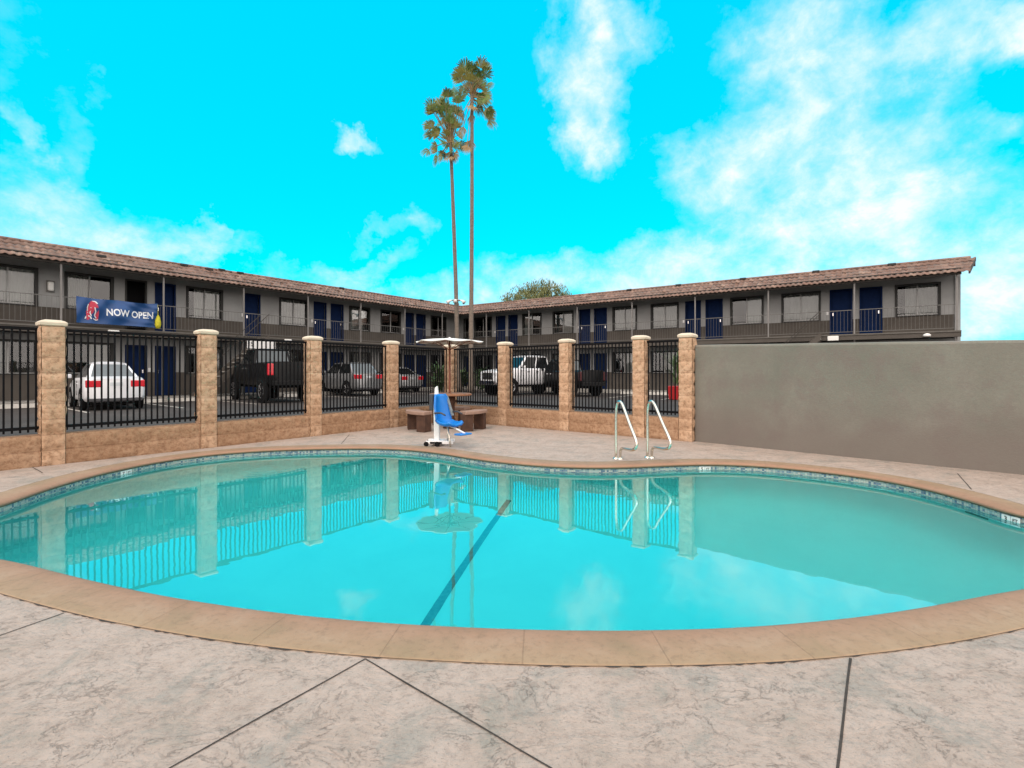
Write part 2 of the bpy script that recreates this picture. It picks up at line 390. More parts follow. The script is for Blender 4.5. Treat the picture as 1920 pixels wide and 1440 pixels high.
def stucco_wall_material():
    m, nt, b = new_mat('grey_stucco')
    t = nt.nodes.new('ShaderNodeTexCoord'); P = t.outputs['Object']
    n = noise_(nt, P, 1.1, 5, 0.6, 0.4)
    c = ramp(nt, n, [(0.3, (0.165, 0.168, 0.138)), (0.5, (0.20, 0.195, 0.162)), (0.7, (0.235, 0.228, 0.192))])
    g = noise_(nt, P, 2.7, 5, 0.65)
    c = mixc(nt, maprange(nt, g, 0.46, 0.66, 0, 0.55, True), c, (0.185, 0.15, 0.135))
    c = mixc(nt, maprange(nt, noise_(nt, P, 26, 5, 0.75), 0.35, 0.65, 0.3, 0.0), c, (0.13, 0.12, 0.105))
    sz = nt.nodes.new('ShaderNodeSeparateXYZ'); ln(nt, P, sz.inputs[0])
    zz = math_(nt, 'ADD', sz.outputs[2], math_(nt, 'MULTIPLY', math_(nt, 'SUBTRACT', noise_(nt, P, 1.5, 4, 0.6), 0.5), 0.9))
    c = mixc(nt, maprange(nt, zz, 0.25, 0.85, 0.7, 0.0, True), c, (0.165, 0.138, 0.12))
    ln(nt, c, b.inputs['Base Color']); b.inputs['Roughness'].default_value = 0.9
    f = noise_(nt, P, 45, 4, 0.6)
    bp = nt.nodes.new('ShaderNodeBump'); bp.inputs['Strength'].default_value = 0.3; bp.inputs['Distance'].default_value = 0.01
    ln(nt, f, bp.inputs['Height']); ln(nt, bp.outputs[0], b.inputs['Normal'])
    return m
M['stucco'] = stucco_wall_material()
def tile_roof_material():
    m, nt, b = new_mat('clay_roof_tile')
    t = nt.nodes.new('ShaderNodeTexCoord')
    mp = nt.nodes.new('ShaderNodeMapping'); mp.inputs['Scale'].default_value = (1 / 0.205, 1.0, 1); ln(nt, t.outputs['UV'], mp.inputs[0])
    fl = nt.nodes.new('ShaderNodeVectorMath'); fl.operation = 'FLOOR'; ln(nt, mp.outputs[0], fl.inputs[0])
    w_ = nt.nodes.new('ShaderNodeTexWhiteNoise'); w_.noise_dimensions = '2D'; ln(nt, fl.outputs[0], w_.inputs['Vector'])
    c = ramp(nt, w_.outputs['Value'], [(0.0, (0.18, 0.108, 0.083)), (0.35, (0.22, 0.132, 0.102)), (0.6, (0.21, 0.142, 0.113)), (0.85, (0.27, 0.165, 0.128)), (1.0, (0.33, 0.23, 0.18))])
    n = noise_(nt, t.outputs['Object'], 5, 5, 0.7)
    c = mixc(nt, maprange(nt, n, 0.35, 0.65, 0.4, 0.0), c, (0.12, 0.08, 0.06))
    ln(nt, c, b.inputs['Base Color']); b.inputs['Roughness'].default_value = 0.85
    return m
M['rooftile'] = tile_roof_material()
M['capstone'] = mat('cream_cap', (0.66, 0.57, 0.44), 0.8, var=0.1, bump=0.2)
M['iron'] = mat('black_iron', (0.004, 0.004, 0.005), 0.65, var=0.2, spec=0.12)
M['joint'] = mat('joint_filler', (0.045, 0.035, 0.028), 0.9, var=0.4, scale=30)
M['wall_grey'] = mat('light_grey_wall', (0.35, 0.355, 0.35), 0.9, var=0.1, scale=1.5, bump=0.15)
M['wall_brown'] = mat('brown_wall', (0.092, 0.080, 0.068), 0.9, var=0.14, scale=1.5, bump=0.15)
M['fascia'] = mat('dark_fascia', (0.05, 0.043, 0.036), 0.8, var=0.2)
M['slab'] = mat('walkway_slab', (0.13, 0.12, 0.105), 0.85, var=0.12)
M['walkway'] = mat('concrete_walkway', (0.30, 0.285, 0.26), 0.85, var=0.15, scale=2)
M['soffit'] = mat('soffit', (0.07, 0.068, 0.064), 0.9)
M['door'] = mat('navy_door', (0.005, 0.018, 0.070), 0.6, var=0.15, spec=0.08)
M['trim'] = mat('black_trim', (0.02, 0.02, 0.018), 0.6)
M['mullion'] = mat('window_mullion', (0.42, 0.42, 0.41), 0.5)
M['curtain'] = mat('pale_curtain', (0.50, 0.49, 0.46), 0.9, var=0.12, scale=3)
M['blind'] = mat('white_blind', (0.72, 0.71, 0.68), 0.9, var=0.05, scale=3)
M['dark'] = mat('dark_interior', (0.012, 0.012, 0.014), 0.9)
M['rail'] = mat('grey_railing', (0.15, 0.145, 0.135), 0.5, var=0.1)
M['post'] = mat('grey_post', (0.22, 0.21, 0.20), 0.6, var=0.1)
M['white'] = mat('white_plastic', (0.80, 0.80, 0.79), 0.4, var=0.03)
M['steel'] = mat('stainless_steel', (0.72, 0.68, 0.60), 0.22, metal=1.0, var=0.06)
M['blueseat'] = mat('blue_plastic', (0.005, 0.19, 0.62), 0.35, var=0.06)
M['greyplastic'] = mat('dark_grey_plastic', (0.05, 0.05, 0.055), 0.5)
M['rubber'] = mat('rubber', (0.008, 0.008, 0.0085), 0.85, spec=0.15)
M['redbrown'] = mat('red_brown_paint', (0.20, 0.065, 0.035), 0.6, var=0.2)
M['wood'] = mat('brown_wood', (0.30, 0.14, 0.07), 0.55, var=0.25, scale=8)
M['benchtop'] = mat('rosy_concrete', (0.33, 0.215, 0.165), 0.8, var=0.15, bump=0.3)
M['benchleg'] = mat('dark_bench_leg', (0.075, 0.036, 0.022), 0.8, var=0.35, scale=9)
M['canvas'] = mat('white_canopy', (0.78, 0.77, 0.73), 0.8, var=0.05)
M['canvas_under'] = mat('canopy_underside', (0.50, 0.50, 0.46), 0.85, var=0.05)
M['chrome'] = mat('chrome', (0.75, 0.75, 0.76), 0.12, metal=1.0, var=0.02)
M['glass_car'] = mat('tinted_car_glass', (0.008, 0.010, 0.011), 0.06, var=0.1, spec=0.35)
M['glass_pale'] = mat('pale_car_glass', (0.15, 0.17, 0.18), 0.3, var=0.1, spec=0.08)
M['taillamp'] = mat('red_lamp_lens', (0.62, 0.015, 0.03), 0.15, var=0.1, coat=0.6)
M['darklamp'] = mat('smoked_lamp_lens', (0.06, 0.006, 0.008), 0.2)
M['headlamp'] = mat('clear_lamp_lens', (0.6, 0.62, 0.64), 0.1, var=0.05, coat=0.8)
M['plate'] = mat('number_plate', (0.60, 0.64, 0.66), 0.5, var=0.1)
M['alloy'] = mat('alloy_rim', (0.48, 0.48, 0.49), 0.3, metal=0.8, var=0.05)
def paint(name, col, rough=0.28): return mat(name, col, rough, var=0.03, coat=0.35 if col[0] > .1 else 0.05, spec=0.5 if col[0] > .1 else 0.25)
M['p_white'] = paint('white_car_paint', (0.78, 0.79, 0.81)); M['p_black'] = paint('black_car_paint', (0.004, 0.0045, 0.005), 0.35)
M['p_silver'] = mat('silver_car_paint', (0.30, 0.31, 0.32), 0.3, metal=0.5, var=0.03, coat=0.6)
M['p_grey'] = mat('pale_silver_paint', (0.45, 0.46, 0.47), 0.3, metal=0.4, var=0.03, coat=0.6)
M['red'] = mat('red_planter', (0.36, 0.012, 0.014), 0.4, var=0.1)
M['leaf'] = mat('green_leaf', (0.055, 0.105, 0.03), 0.6, var=0.4, scale=9)
M['palmleaf'] = mat('palm_leaf', (0.10, 0.155, 0.025), 0.55, var=0.45, scale=2.5)
M['palmyellow'] = mat('yellow_green_palm_leaf', (0.25, 0.235, 0.05), 0.6, var=0.3, scale=2.5)
M['palmdry'] = mat('dry_palm_leaf', (0.33, 0.23, 0.11), 0.8, var=0.3, scale=4)
M['treeleaf'] = mat('olive_foliage', (0.17, 0.18, 0.065), 0.7, var=0.4, scale=1.4)
M['bark'] = mat('grey_brown_palm_bark', (0.19, 0.155, 0.125), 0.95, var=0.3, scale=10, bump=0.6)
M['bark_pale'] = mat('grey_bark', (0.22, 0.20, 0.17), 0.95, var=0.3, scale=10, bump=0.5)
M['yellow'] = mat('yellow_cloth', (0.55, 0.50, 0.02), 0.7, var=0.2, scale=12)
M['bluebin'] = mat('light_blue_plastic', (0.10, 0.30, 0.50), 0.45, var=0.1)
M['banner'] = mat('navy_banner_cloth', (0.012, 0.065, 0.21), 0.45, var=0.15, scale=3)
M['letter'] = mat('white_print', (0.75, 0.78, 0.80), 0.6, var=0.03)
M['emblem'] = mat('red_print', (0.55, 0.05, 0.09), 0.6, var=0.1)
M['lampwhite'] = mat('white_lamp_cover', (0.85, 0.84, 0.80), 0.4, var=0.03)
M['wheelstop'] = mat('pale_wheel_stop', (0.50, 0.48, 0.44), 0.85, var=0.15)
M['stripe'] = mat('dark_stripe_tile', (0.22, 0.24, 0.245), 0.4, var=0.3, scale=30)
M['metalroof'] = mat('grey_flat_roof', (0.30, 0.30, 0.29), 0.8, var=0.1)
def window_glass():
    m = bpy.data.materials.new('window_glass'); m.use_nodes = True; nt = m.node_tree; nt.nodes.clear()
    out = nt.nodes.new('ShaderNodeOutputMaterial'); tr = nt.nodes.new('ShaderNodeBsdfTransparent'); gl = nt.nodes.new('ShaderNodeBsdfGlossy')
    tr.inputs[0].default_value = (0.86, 0.88, 0.88, 1); gl.inputs['Roughness'].default_value = 0.02
    fr = nt.nodes.new('ShaderNodeFresnel'); fr.inputs['IOR'].default_value = 1.7
    mx = nt.nodes.new('ShaderNodeMixShader'); ln(nt, fr.outputs[0], mx.inputs[0]); ln(nt, tr.outputs[0], mx.inputs[1]); ln(nt, gl.outputs[0], mx.inputs[2])
    ln(nt, mx.outputs[0], out.inputs[0]); return m
M['glass'] = window_glass()

# ------------------------------------------------------------------ site frame
def unit(a): return Vector((math.cos(a), math.sin(a), 0))
dL = Vector((0.6143, 0.7891, 0)); nL = Vector((-0.7891, 0.6143, 0))   # along / behind the left fence and left wing
dF = Vector((0.7891, -0.6143, 0)); nF = Vector((0.6143, 0.7891, 0))   # along / behind the right fence
P5 = Vector((-1.45, 11.64, 0))
pillars = [P5 - dL * 1.742 * k for k in (4, 3, 2, 1, 0)] + [P5 + dF * t for t in (1.65, 3.20, 4.73, 5.55)]
P9 = pillars[-1]
dW = Vector((2.60, -2.56, 0)).normalized(); nW = Vector((-dW.y, dW.x, 0))   # the grey wall swings a little
def gp(x, y, z=0.0):            # the ground point seen at a pixel of the photograph (used to survey positions)
    Y = F * (EYE - z) / (y - HOR); return Vector(((x - 960) / F * Y, Y, z))

# ------------------------------------------------------------------ pool outline (closed smooth curve)
far = [(0,945),(60,922),(130,900),(200,882),(300,862),(400,849),(500,842),(600,839),(700,838),(760,840),(820,846),(900,859),(980,868),(1060,873),(1130,874),(1200,872),(1260,869),(1330,867),(1420,870),(1500,877),(1600,888),(1700,904),(1800,928),(1870,950),(1920,968)]
near = [(1920,1099),(1850,1116),(1750,1138),(1600,1160),(1400,1178),(1200,1183),(1040,1183),(900,1178),(700,1168),(500,1148),(300,1118),(150,1085),(0,1046)]
farP = [gp(x, y) for x, y in far]; nearP = [gp(x, y) for x, y in near]
ctrl = farP + [Vector((4.55, 3.75, 0)), Vector((4.32, 3.25, 0)), Vector((3.75, 2.88, 0))] + [p for p in nearP[1:]] + [Vector((-3.95, 3.2, 0)), Vector((-4.45, 3.6, 0))]
def smooth_closed(pts, n=260, it=10):
    L = [0]; m_ = len(pts)
    for i in range(m_): L.append(L[-1] + (pts[(i + 1) % m_] - pts[i]).length)
    out = []; j = 0
    for k in range(n):
        s = L[-1] * k / n
        while L[j + 1] < s: j += 1
        t = (s - L[j]) / max(1e-6, L[j + 1] - L[j]); out.append(pts[j].lerp(pts[(j + 1) % m_], t))
    for _ in range(it):
        out = [(out[i - 1] + out[i] * 2 + out[(i + 1) % n]) / 4 for i in range(n)]
    return out
POOL = smooth_closed(ctrl)
NP = len(POOL)
if sum(POOL[i].x * POOL[(i + 1) % NP].y - POOL[(i + 1) % NP].x * POOL[i].y for i in range(NP)) < 0: POOL.reverse()
PN = []
for i in range(NP):
    t = (POOL[(i + 1) % NP] - POOL[i - 1]).normalized(); PN.append(Vector((t.y, -t.x, 0)))    # outward
ARC = [0]
for i in range(NP): ARC.append(ARC[-1] + (POOL[(i + 1) % NP] - POOL[i]).length)
def off(i, d, z=0.0): return POOL[i % NP] + PN[i % NP] * d + Vector((0, 0, z))
def ring_mesh(rows, vvals):     # rows: (offset, z) from outside in
    mb = MB(); mb.uv = []
    for i in range(NP + 1):
        for (d, z), vv in zip(rows, vvals):
            mb.v.append(tuple(off(i, d, z))); mb.uv.append((ARC[i], vv))
    k = len(rows)
    for i in range(NP):
        for j in range(k - 1):
            mb.f.append((i * k + j, (i + 1) * k + j, (i + 1) * k + j + 1, i * k + j + 1)); mb.mi.append(0)
    return mb
CW = 0.27
# deck
def poly_with_hole(outer, hole, z):
    tris = tessellate_polygon([[Vector((p[0], p[1], 0)) for p in outer], [Vector((p[0], p[1], 0)) for p in hole]])
    pts = [(p[0], p[1], z) for p in list(outer) + list(hole)]
    mb = MB(); fs = []
    for t in tris:
        a, b, c = (Vector(pts[i]) for i in t)
        fs.append(tuple(t) if (b - a).cross(c - a).z > 0 else (t[0], t[2], t[1]))
    mb.add(pts, fs); return mb
WE = P9 + dW * 11
deck_outer = [tuple(P5 + nL * 0.1 + nF * 0.1), tuple(P5 - dL * 19 + nL * 0.1), (-9, -9), (12, -9), tuple(WE + Vector((0, 0, 0))), tuple(P9 + nF * 0.05)]
deck_outer = [(p[0], p[1]) for p in deck_outer]
hole = [(off(i, CW).x, off(i, CW).y) for i in range(NP)]
o = poly_with_hole(deck_outer, hole, 0.0).build('pool_deck', M['deck']); tag(o, kind='structure')
# coping: cast ring with a rounded nose
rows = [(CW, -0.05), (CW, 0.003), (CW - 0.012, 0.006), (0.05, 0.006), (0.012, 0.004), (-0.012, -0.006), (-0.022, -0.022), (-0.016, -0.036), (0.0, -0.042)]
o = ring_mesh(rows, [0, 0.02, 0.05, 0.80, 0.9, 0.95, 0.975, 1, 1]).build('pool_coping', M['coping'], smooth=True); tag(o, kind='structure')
# ragged dark gap between deck and coping
mb = MB()
k = 4
for i in range(NP * k):
    a = i / k; i0 = int(a); fr = a - i0
    b_ = (i + 1) / k; i1 = int(b_); fr1 = b_ - i1
    p = off(i0, CW).lerp(off(i0 + 1, CW), fr); q = off(i1, CW).lerp(off(i1 + 1, CW), fr1)
    n_ = PN[i0 % NP]
    w0 = max(0, noise.noise(p * 31) * 0.016) + 0.001; w1 = max(0, noise.noise(q * 31) * 0.016) + 0.0012
    z = Vector((0, 0, 0.0035))
    mb.add([p - n_ * 0.003 + z, q - n_ * 0.003 + z, q + n_ * w1 + z, p + n_ * w0 + z], [(0, 3, 2, 1)])
o = mb.build('deck_edge_joint', M['joint']); tag(o, kind='structure')
# tile band and basin
WZ = -0.085
o = ring_mesh([(0.0, -0.03), (0.0, -0.23)], [0.0, 0.20]).build('waterline_tile', M['tile'], smooth=True); tag(o, kind='structure')
def basin_rows():
    return [(0.0, -0.23), (-0.012, -0.235), (-0.02, -0.5), (-0.05, -0.95), (-0.14, -1.16), (-0.32, -1.25)]
mb = ring_mesh(basin_rows(), [0] * 6)
mb.uv = None
b0 = len(mb.v)
inner = [off(i, -0.32) for i in range(NP)]
cen = sum((p for p in inner), Vector()) / NP
kk = 6
mb.f.append(tuple(i * kk + 5 for i in range(NP))); mb.mi.append(0)
o = mb.build('pool_basin', M['plaster'], smooth=True); tag(o, kind='structure')
# water surface
mb = MB(); wp = [off(i, 0.002, WZ) for i in range(NP)]
mb.add(wp, [tuple(range(NP))]); o = mb.build('water', M['water']); tag(o, kind='structure')
# dark tile stripe across the floor
mb = MB(); a = Vector((-0.02, 6.05, -1.244)); b = Vector((-0.95, 1.9, -1.244)); d = (b - a).normalized(); n_ = Vector((-d.y, d.x, 0)) * 0.034
mb.add([a - n_, a + n_, b + n_, b - n_], [(0, 1, 2, 3)]); mb.f[0] = (0, 3, 2, 1)
o = mb.build('pool_floor_stripe', M['stripe']); tag(o, kind='structure')
# asphalt lot, large enough to reach the horizon, with the deck cut out of it
big = 900
o = poly_with_hole([(-big, -big), (big, -big), (big, big), (-big, big)], deck_outer, -0.012).build('parking_lot_ground', M['asphalt']); tag(o, kind='structure')
mb = MB()
for i in range(len(deck_outer)):
    a = deck_outer[i]; b = deck_outer[(i + 1) % len(deck_outer)]
    mb.add([(a[0], a[1], -0.012), (b[0], b[1], -0.012), (b[0], b[1], 0), (a[0], a[1], 0)], [(0, 1, 2, 3)])
o = mb.build('deck_edge', M['deck']); tag(o, kind='structure')
# control joints in the deck
def joint(pts, w=0.007):
    out = []
    for i in range(len(pts) - 1):
        a = Vector(pts[i]); b = Vector(pts[i + 1]); n = max(1, int((b - a).length / 0.12))
        for k_ in range(n): out.append(a.lerp(b, k_ / n))
    out.append(Vector(pts[-1])); mb_ = MB(); vs = []
    for i, p in enumerate(out):
        t = (out[min(i + 1, len(out) - 1)] - out[max(0, i - 1)]).normalized(); n = Vector((-t.y, t.x, 0))
        ww = w * (0.8 + 0.5 * abs(noise.noise(p * 7))) * 0.5
        p = p + n * noise.noise(p * 3 + Vector((5, 0, 0))) * 0.003
        vs += [(p.x + n.x * ww, p.y + n.y * ww, 0.0025), (p.x - n.x * ww, p.y - n.y * ww, 0.0025)]
    mb_.add(vs, [(2 * i, 2 * i + 1, 2 * i + 3, 2 * i + 2) for i in range(len(out) - 1)]); return mb_
J = MB()
def addj(pts, w=0.007):
    q = joint(pts, w); J.add(q.v, q.f)
c0 = gp(685, 1236)
addj([c0, gp(320, 1440), gp(320, 1440) - dL * 3]); addj([c0, gp(1030, 1440), gp(1030, 1440) + dF * 5])
addj([gp(1595, 1235), gp(1570, 1440), gp(1570, 1440) + (gp(1570, 1440) - gp(1595, 1235)).normalized() * 3], 0.009)
addj([gp(120, 1150), gp(0, 1192), gp(0, 1192) + (gp(0, 1192) - gp(120, 1150)).normalized() * 3])
addj([gp(1822, 918), gp(1795, 888)], 0.01); addj([gp(80, 887), gp(50, 870)], 0.01); addj([gp(640, 832), gp(655, 815)], 0.01)
o = J.build('deck_control_joints', M['joint']); tag(o, kind='structure')

# depth markers and the return fitting on the pool wall
def pool_wall_at(px, py, z):
    """nearest outline index to the survey point"""
    q = gp(px, py, z); best = min(range(NP), key=lambda i: (POOL[i] - Vector((q.x, q.y, 0))).length); return best
def text_mesh(txt, size):
    cu = bpy.data.curves.new('tmp_text', 'FONT'); cu.body = txt; cu.size = size; cu.align_x = 'CENTER'; cu.align_y = 'CENTER'
    cu.resolution_u = 4; cu.offset = size * 0.02
    ob = bpy.data.objects.new('tmp_text', cu); COL.objects.link(ob)
    dg = bpy.context.evaluated_depsgraph_get(); dg.update()
    me = bpy.data.meshes.new_from_object(ob.evaluated_get(dg))
    vs = [tuple(v.co) for v in me.vertices]; fs = [tuple(p.vertices) for p in me.polygons]
    bpy.data.objects.remove(ob); bpy.data.curves.remove(cu); bpy.data.meshes.remove(me)
    return vs, fs
for (px, py, ch, lab) in ((232, 884, '7', 'white depth marker tile on the left curve of the pool wall'), (1310, 872, '5', 'white depth marker tile on the pool wall below the fence end'), (1893, 968, '3', 'white depth marker tile on the right curve of the pool wall')):
    i = pool_wall_at(px, py, -0.05); p = off(i, -0.003, -0.078); n_ = -PN[i]; t = Vector((-n_.y, n_.x, 0))
    root = empty('depth_marker', tuple(p), math.atan2(t.y, t.x), lab, 'depth marker', 'depth markers on the pool wall')
    mb = MB(); mb.box(-0.035, 0.035, -0.003, 0.003, -0.032, 0.032); mb.box(0.04, 0.11, -0.003, 0.003, -0.032, 0.032)
    mb.build('tile', M['white'], root, bevel=0.002)
    for (tx, xx) in ((ch, 0.0), ('FT', 0.075)):
        vs, fs = text_mesh(tx, 0.055 if tx == ch else 0.04); q = MB()
        q.add([(x + xx, -0.0045, y) for x, y, z in vs], fs); q.build('number' if tx == ch else 'unit_letters', M['trim'], root)
i = pool_wall_at(1900, 985, -0.2); p = off(i, -0.012, -0.27); n_ = -PN[i]; t = Vector((-n_.y, n_.x, 0))
mb = MB(); mb.box(-0.12, 0.12, -0.012, 0.012, -0.035, 0.035)
o = mb.build('pool_light_niche', M['stripe'], None, bevel=0.02, seg=3, loc=tuple(p)); o.rotation_euler = (0, 0, math.atan2(t.y, t.x)); tag(o, 'dark oval fitting under the water on the right pool wall', 'pool fitting')

# ------------------------------------------------------------------ block pillars
def rough_block(mb, sx, sy, z0, z1, course, seed, amp=0.012, nx=9, nzc=6, blockw=None):
    """split-face masonry: four sides as displaced grids with recessed course joints"""
    nc = max(1, round((z1 - z0) / course)); ch = (z1 - z0) / nc; nz = nc * nzc
    def face(p0, du, ln_, nrm, phase):
        n = max(3, int(ln_ / (sx if blockw is None else 0.035) * nx) if blockw is None else int(ln_ / 0.03))
        base = len(mb.v); vs = []
        for j in range(nz + 1):
            z = z0 + (z1 - z0) * j / nz; fz = (j % nzc) / nzc if j < nz else 0.0
            cj = j // nzc
            for i in range(n + 1):
                s = ln_ * i / n; p = p0 + du * s + Vector((0, 0, z))
                edge = 1.0 - (abs(fz - 0.5) * 2) ** 6
                if blockw:
                    ph = ((s + (0.5 * blockw if cj % 2 else 0)) / blockw) % 1.0
                    edge = min(edge, 1.0 - (abs(ph - 0.5) * 2) ** 30)
                dsp = edge * amp * 0.9 + noise.noise(p * 11 + Vector((seed, phase, 0))) * amp * 1.0 + noise.noise(p * 31 + Vector((seed, phase, 3))) * amp * 0.5
                lim = 1.0 if 0 < i < n else 0.35
                vs.append(p + nrm * dsp * lim)
        fs = [(j * (n + 1) + i, j * (n + 1) + i + 1, (j + 1) * (n + 1) + i + 1, (j + 1) * (n + 1) + i) for j in range(nz) for i in range(n)]
        mb.add(vs, fs)
    X = Vector((1, 0, 0)); Y = Vector((0, 1, 0))
    face(Vector((-sx/2, -sy/2, 0)), X, sx, -Y, 0); face(Vector((sx/2, -sy/2, 0)), Y, sy, X, 1)
    face(Vector((sx/2, sy/2, 0)), -X, sx, Y, 2); face(Vector((-sx/2, sy/2, 0)), -Y, sy, -X, 3)
    mb.add([(-sx/2, -sy/2, z1), (sx/2, -sy/2, z1), (sx/2, sy/2, z1), (-sx/2, sy/2, z1)], [(0, 1, 2, 3)])
angL = math.atan2(dL.y, dL.x); angF = math.atan2(dF.y, dF.x)
PW = 0.215
plabels = ['block pillar with cream cap at the far left, left of the white sedan', 'block pillar with cream cap between the white sedan and the black pickup',
 'block pillar with cream cap between the black pickup and the silver crossover', 'block pillar with cream cap just right of the silver crossover',
 'block pillar at the fence corner behind the white umbrella', 'block pillar in front of the hood of the white pickup',
 'block pillar between the white pickup and the black pickup on the right', 'block pillar behind the two pool handrails, left of the short fence bay',
 'last block pillar, where the fence meets the grey stucco wall']
for k, p in enumerate(pillars):
    rz = angL if k < 5 else angF
    root = empty('fence_pillar', (p.x, p.y, 0), rz, plabels[k], 'pillar', 'block pillars of the pool fence')
    mb = MB(); rough_block(mb, PW, PW, 0.0, 1.71, 0.19, k * 7.3, 0.017); mb.build('shaft', M['block'], root, smooth=True)
    mb = MB(); h = PW / 2 + 0.021; h2 = PW / 2 + 0.010
    def sq(a, z): return [(-a, -a, z), (a, -a, z), (a, a, z), (-a, a, z)]
    lv = [sq(h2 - 0.02, 1.708), sq(h, 1.722), sq(h + 0.004, 1.758), sq(h - 0.02, 1.778), sq(0.07, 1.792), sq(0.02, 1.796)]
    vs = sum(lv, []); fs = [(0, 3, 2, 1), (20, 21, 22, 23)]
    for l in range(5):
        for i in range(4): fs.append((l * 4 + i, l * 4 + (i + 1) % 4, l * 4 + 4 + (i + 1) % 4, l * 4 + 4 + i))
    mb.add(vs, fs); mb.build('cap', M['capstone'], root, bevel=0.006)
# low block walls and iron panels
blabels = ['left edge of the view', 'in front of the white sedan', 'in front of the black pickup on the left', 'in front of the silver crossover',
           'just left of the umbrella', 'behind the umbrella table, right of the corner pillar', 'in front of the white pickup', 'in front of the black pickup on the right', 'in the short bay by the grey wall']
ends = [P5 - dL * 1.742 * 5] + pillars
dirs = []
for k in range(9):
    a, b = ends[k], ends[k + 1]; rz = angL if k < 5 else angF
    L_ = (b - a).length; g = L_ - PW; mid = (a + b) / 2
    root = empty('low_block_wall', (mid.x, mid.y, 0), rz, 'low tan block wall under the iron panel ' + blabels[k], 'low wall', 'low block walls of the pool fence')
    mb = MB(); rough_block(mb, g - 0.016, 0.19, 0.0, 0.38, 0.19, 50 + k * 3.1, amp=0.013, blockw=0.36)
    mb.build('block_courses', M['lowblock'], root, smooth=True)
    fr = empty('iron_fence_panel', (mid.x, mid.y, 0), rz, 'black iron picket panel ' + blabels[k], 'fence panel', 'iron picket panels between the pillars')
    mb = MB(); mb.box(-g/2 - .004, g/2 + .004, -0.016, 0.016, 1.655, 1.692); mb.build('top_rail', M['iron'], fr, bevel=0.003)
    mb = MB(); mb.box(-g/2 - .004, g/2 + .004, -0.016, 0.016, 0.445, 0.482); mb.build('bottom_rail', M['iron'], fr, bevel=0.003)
    n = max(2, round(g / 0.071)); first = None
    for j in range(n):
        x = -g / 2 + g * (j + 0.5) / n
        if first is None:
            mb = MB(); mb.box(-0.0092, 0.0092, -0.0085, 0.0085, 0.412, 1.66); first = mb.build('picket', M['iron'], fr); first.location = (x, 0, 0)
        else:
            c = first.copy(); COL.objects.link(c); c.parent = fr; c.location = (x, 0, 0)

# ------------------------------------------------------------------ grey stucco wall
W0 = P9 + dF * 0.13 - nF * 0.02
root = empty('stucco_wall', (W0.x, W0.y, 0), math.atan2(dW.y, dW.x), 'long smooth grey brown stucco wall running right from the fence', 'wall')
mb = MB(); LW = 11.0; n = 90
vs = []; th = 0.19
prof = [(0, -0.2), (0, 1.0), (0, 'a'), (0.012, 'b'), (0.05, 'c'), (th - 0.05, 'c'), (th - 0.012, 'b'), (th, 'a'), (th, -0.2)]
for i in range(n + 1):
    x = LW * i / n
    zt = 1.595 - 0.0235 * x * (1 if x < 6 else 6 / x) + 0.006 * noise.noise(Vector((x * 1.3, 3, 0)))
    zz = {'a': zt - 0.035, 'b': zt - 0.012, 'c': zt}
    for (y, z) in prof: vs.append((x, y, zz[z] if isinstance(z, str) else z))
k = len(prof); fs = [(i * k + j, (i + 1) * k + j, (i + 1) * k + j + 1, i * k + j + 1) for i in range(n) for j in range(k - 1)]
fs += [tuple(range(k)), tuple(n * k + j for j in range(k - 1, -1, -1))]
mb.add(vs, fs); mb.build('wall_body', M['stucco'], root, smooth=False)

# ------------------------------------------------------------------ motel wings
DLe, DRe = 22.8, 25.3            # distance of the walkway edge of each wing from the camera station
dR = Vector((0.827, -0.562, 0)); nR = Vector((0.562, 0.827, 0))
Z1, Z2, ZE = 0.15, 2.75, 4.87     # ground walkway, upper walkway, eave
def corner(s):                    # meeting point of both wings' planes pushed back by s
    a, b = DLe + s, DRe + s
    det = nL.x * nR.y - nL.y * nR.x
    return Vector(((a * nR.y - nL.y * b) / det, (nL.x * b - nR.x * a) / det, 0))
def aL(px, D): u = (px - 960) / F; return D * (0.6143 * u + 0.7891) / (0.6143 - 0.7891 * u)
def aR(px, D): u = (px - 960) / F; return D * (0.827 * u - 0.562) / (0.827 + 0.562 * u)
LEFT = dict(d=dL, n=nL, D=DLe, a0=-6.0, a1=lambda s: corner(s).dot(dL), left=True,
    ops=[('W', -200, -90), ('W', -45, 70), ('W', 122, 212), ('O', 236, 274), ('D', 292, 328), ('W', 350, 417), ('D', 460, 487), ('W', 524, 577),
         ('D', 589, 611), ('D', 621, 643), ('W', 655, 693), ('W', 714, 751), ('D', 759, 775), ('D', 781, 797), ('W', 808, 836)])
RIGHT = dict(d=dR, n=nR, D=DRe, a1=lambda s: 3.62, a0=lambda s: corner(s).dot(dR), left=False,
    ops=[('O', 870, 881), ('W', 890, 922), ('D', 931, 947), ('D', 954, 970), ('W', 980, 1015), ('W', 1037, 1075), ('D', 1087, 1106), ('D', 1115, 1137), ('W', 1149, 1194),
         ('W', 1221, 1272), ('D', 1286, 1313), ('D', 1324, 1354), ('W', 1370, 1431), ('W', 1466, 1538), ('D', 1557, 1597), ('D', 1613, 1653), ('W', 1679, 1763)])
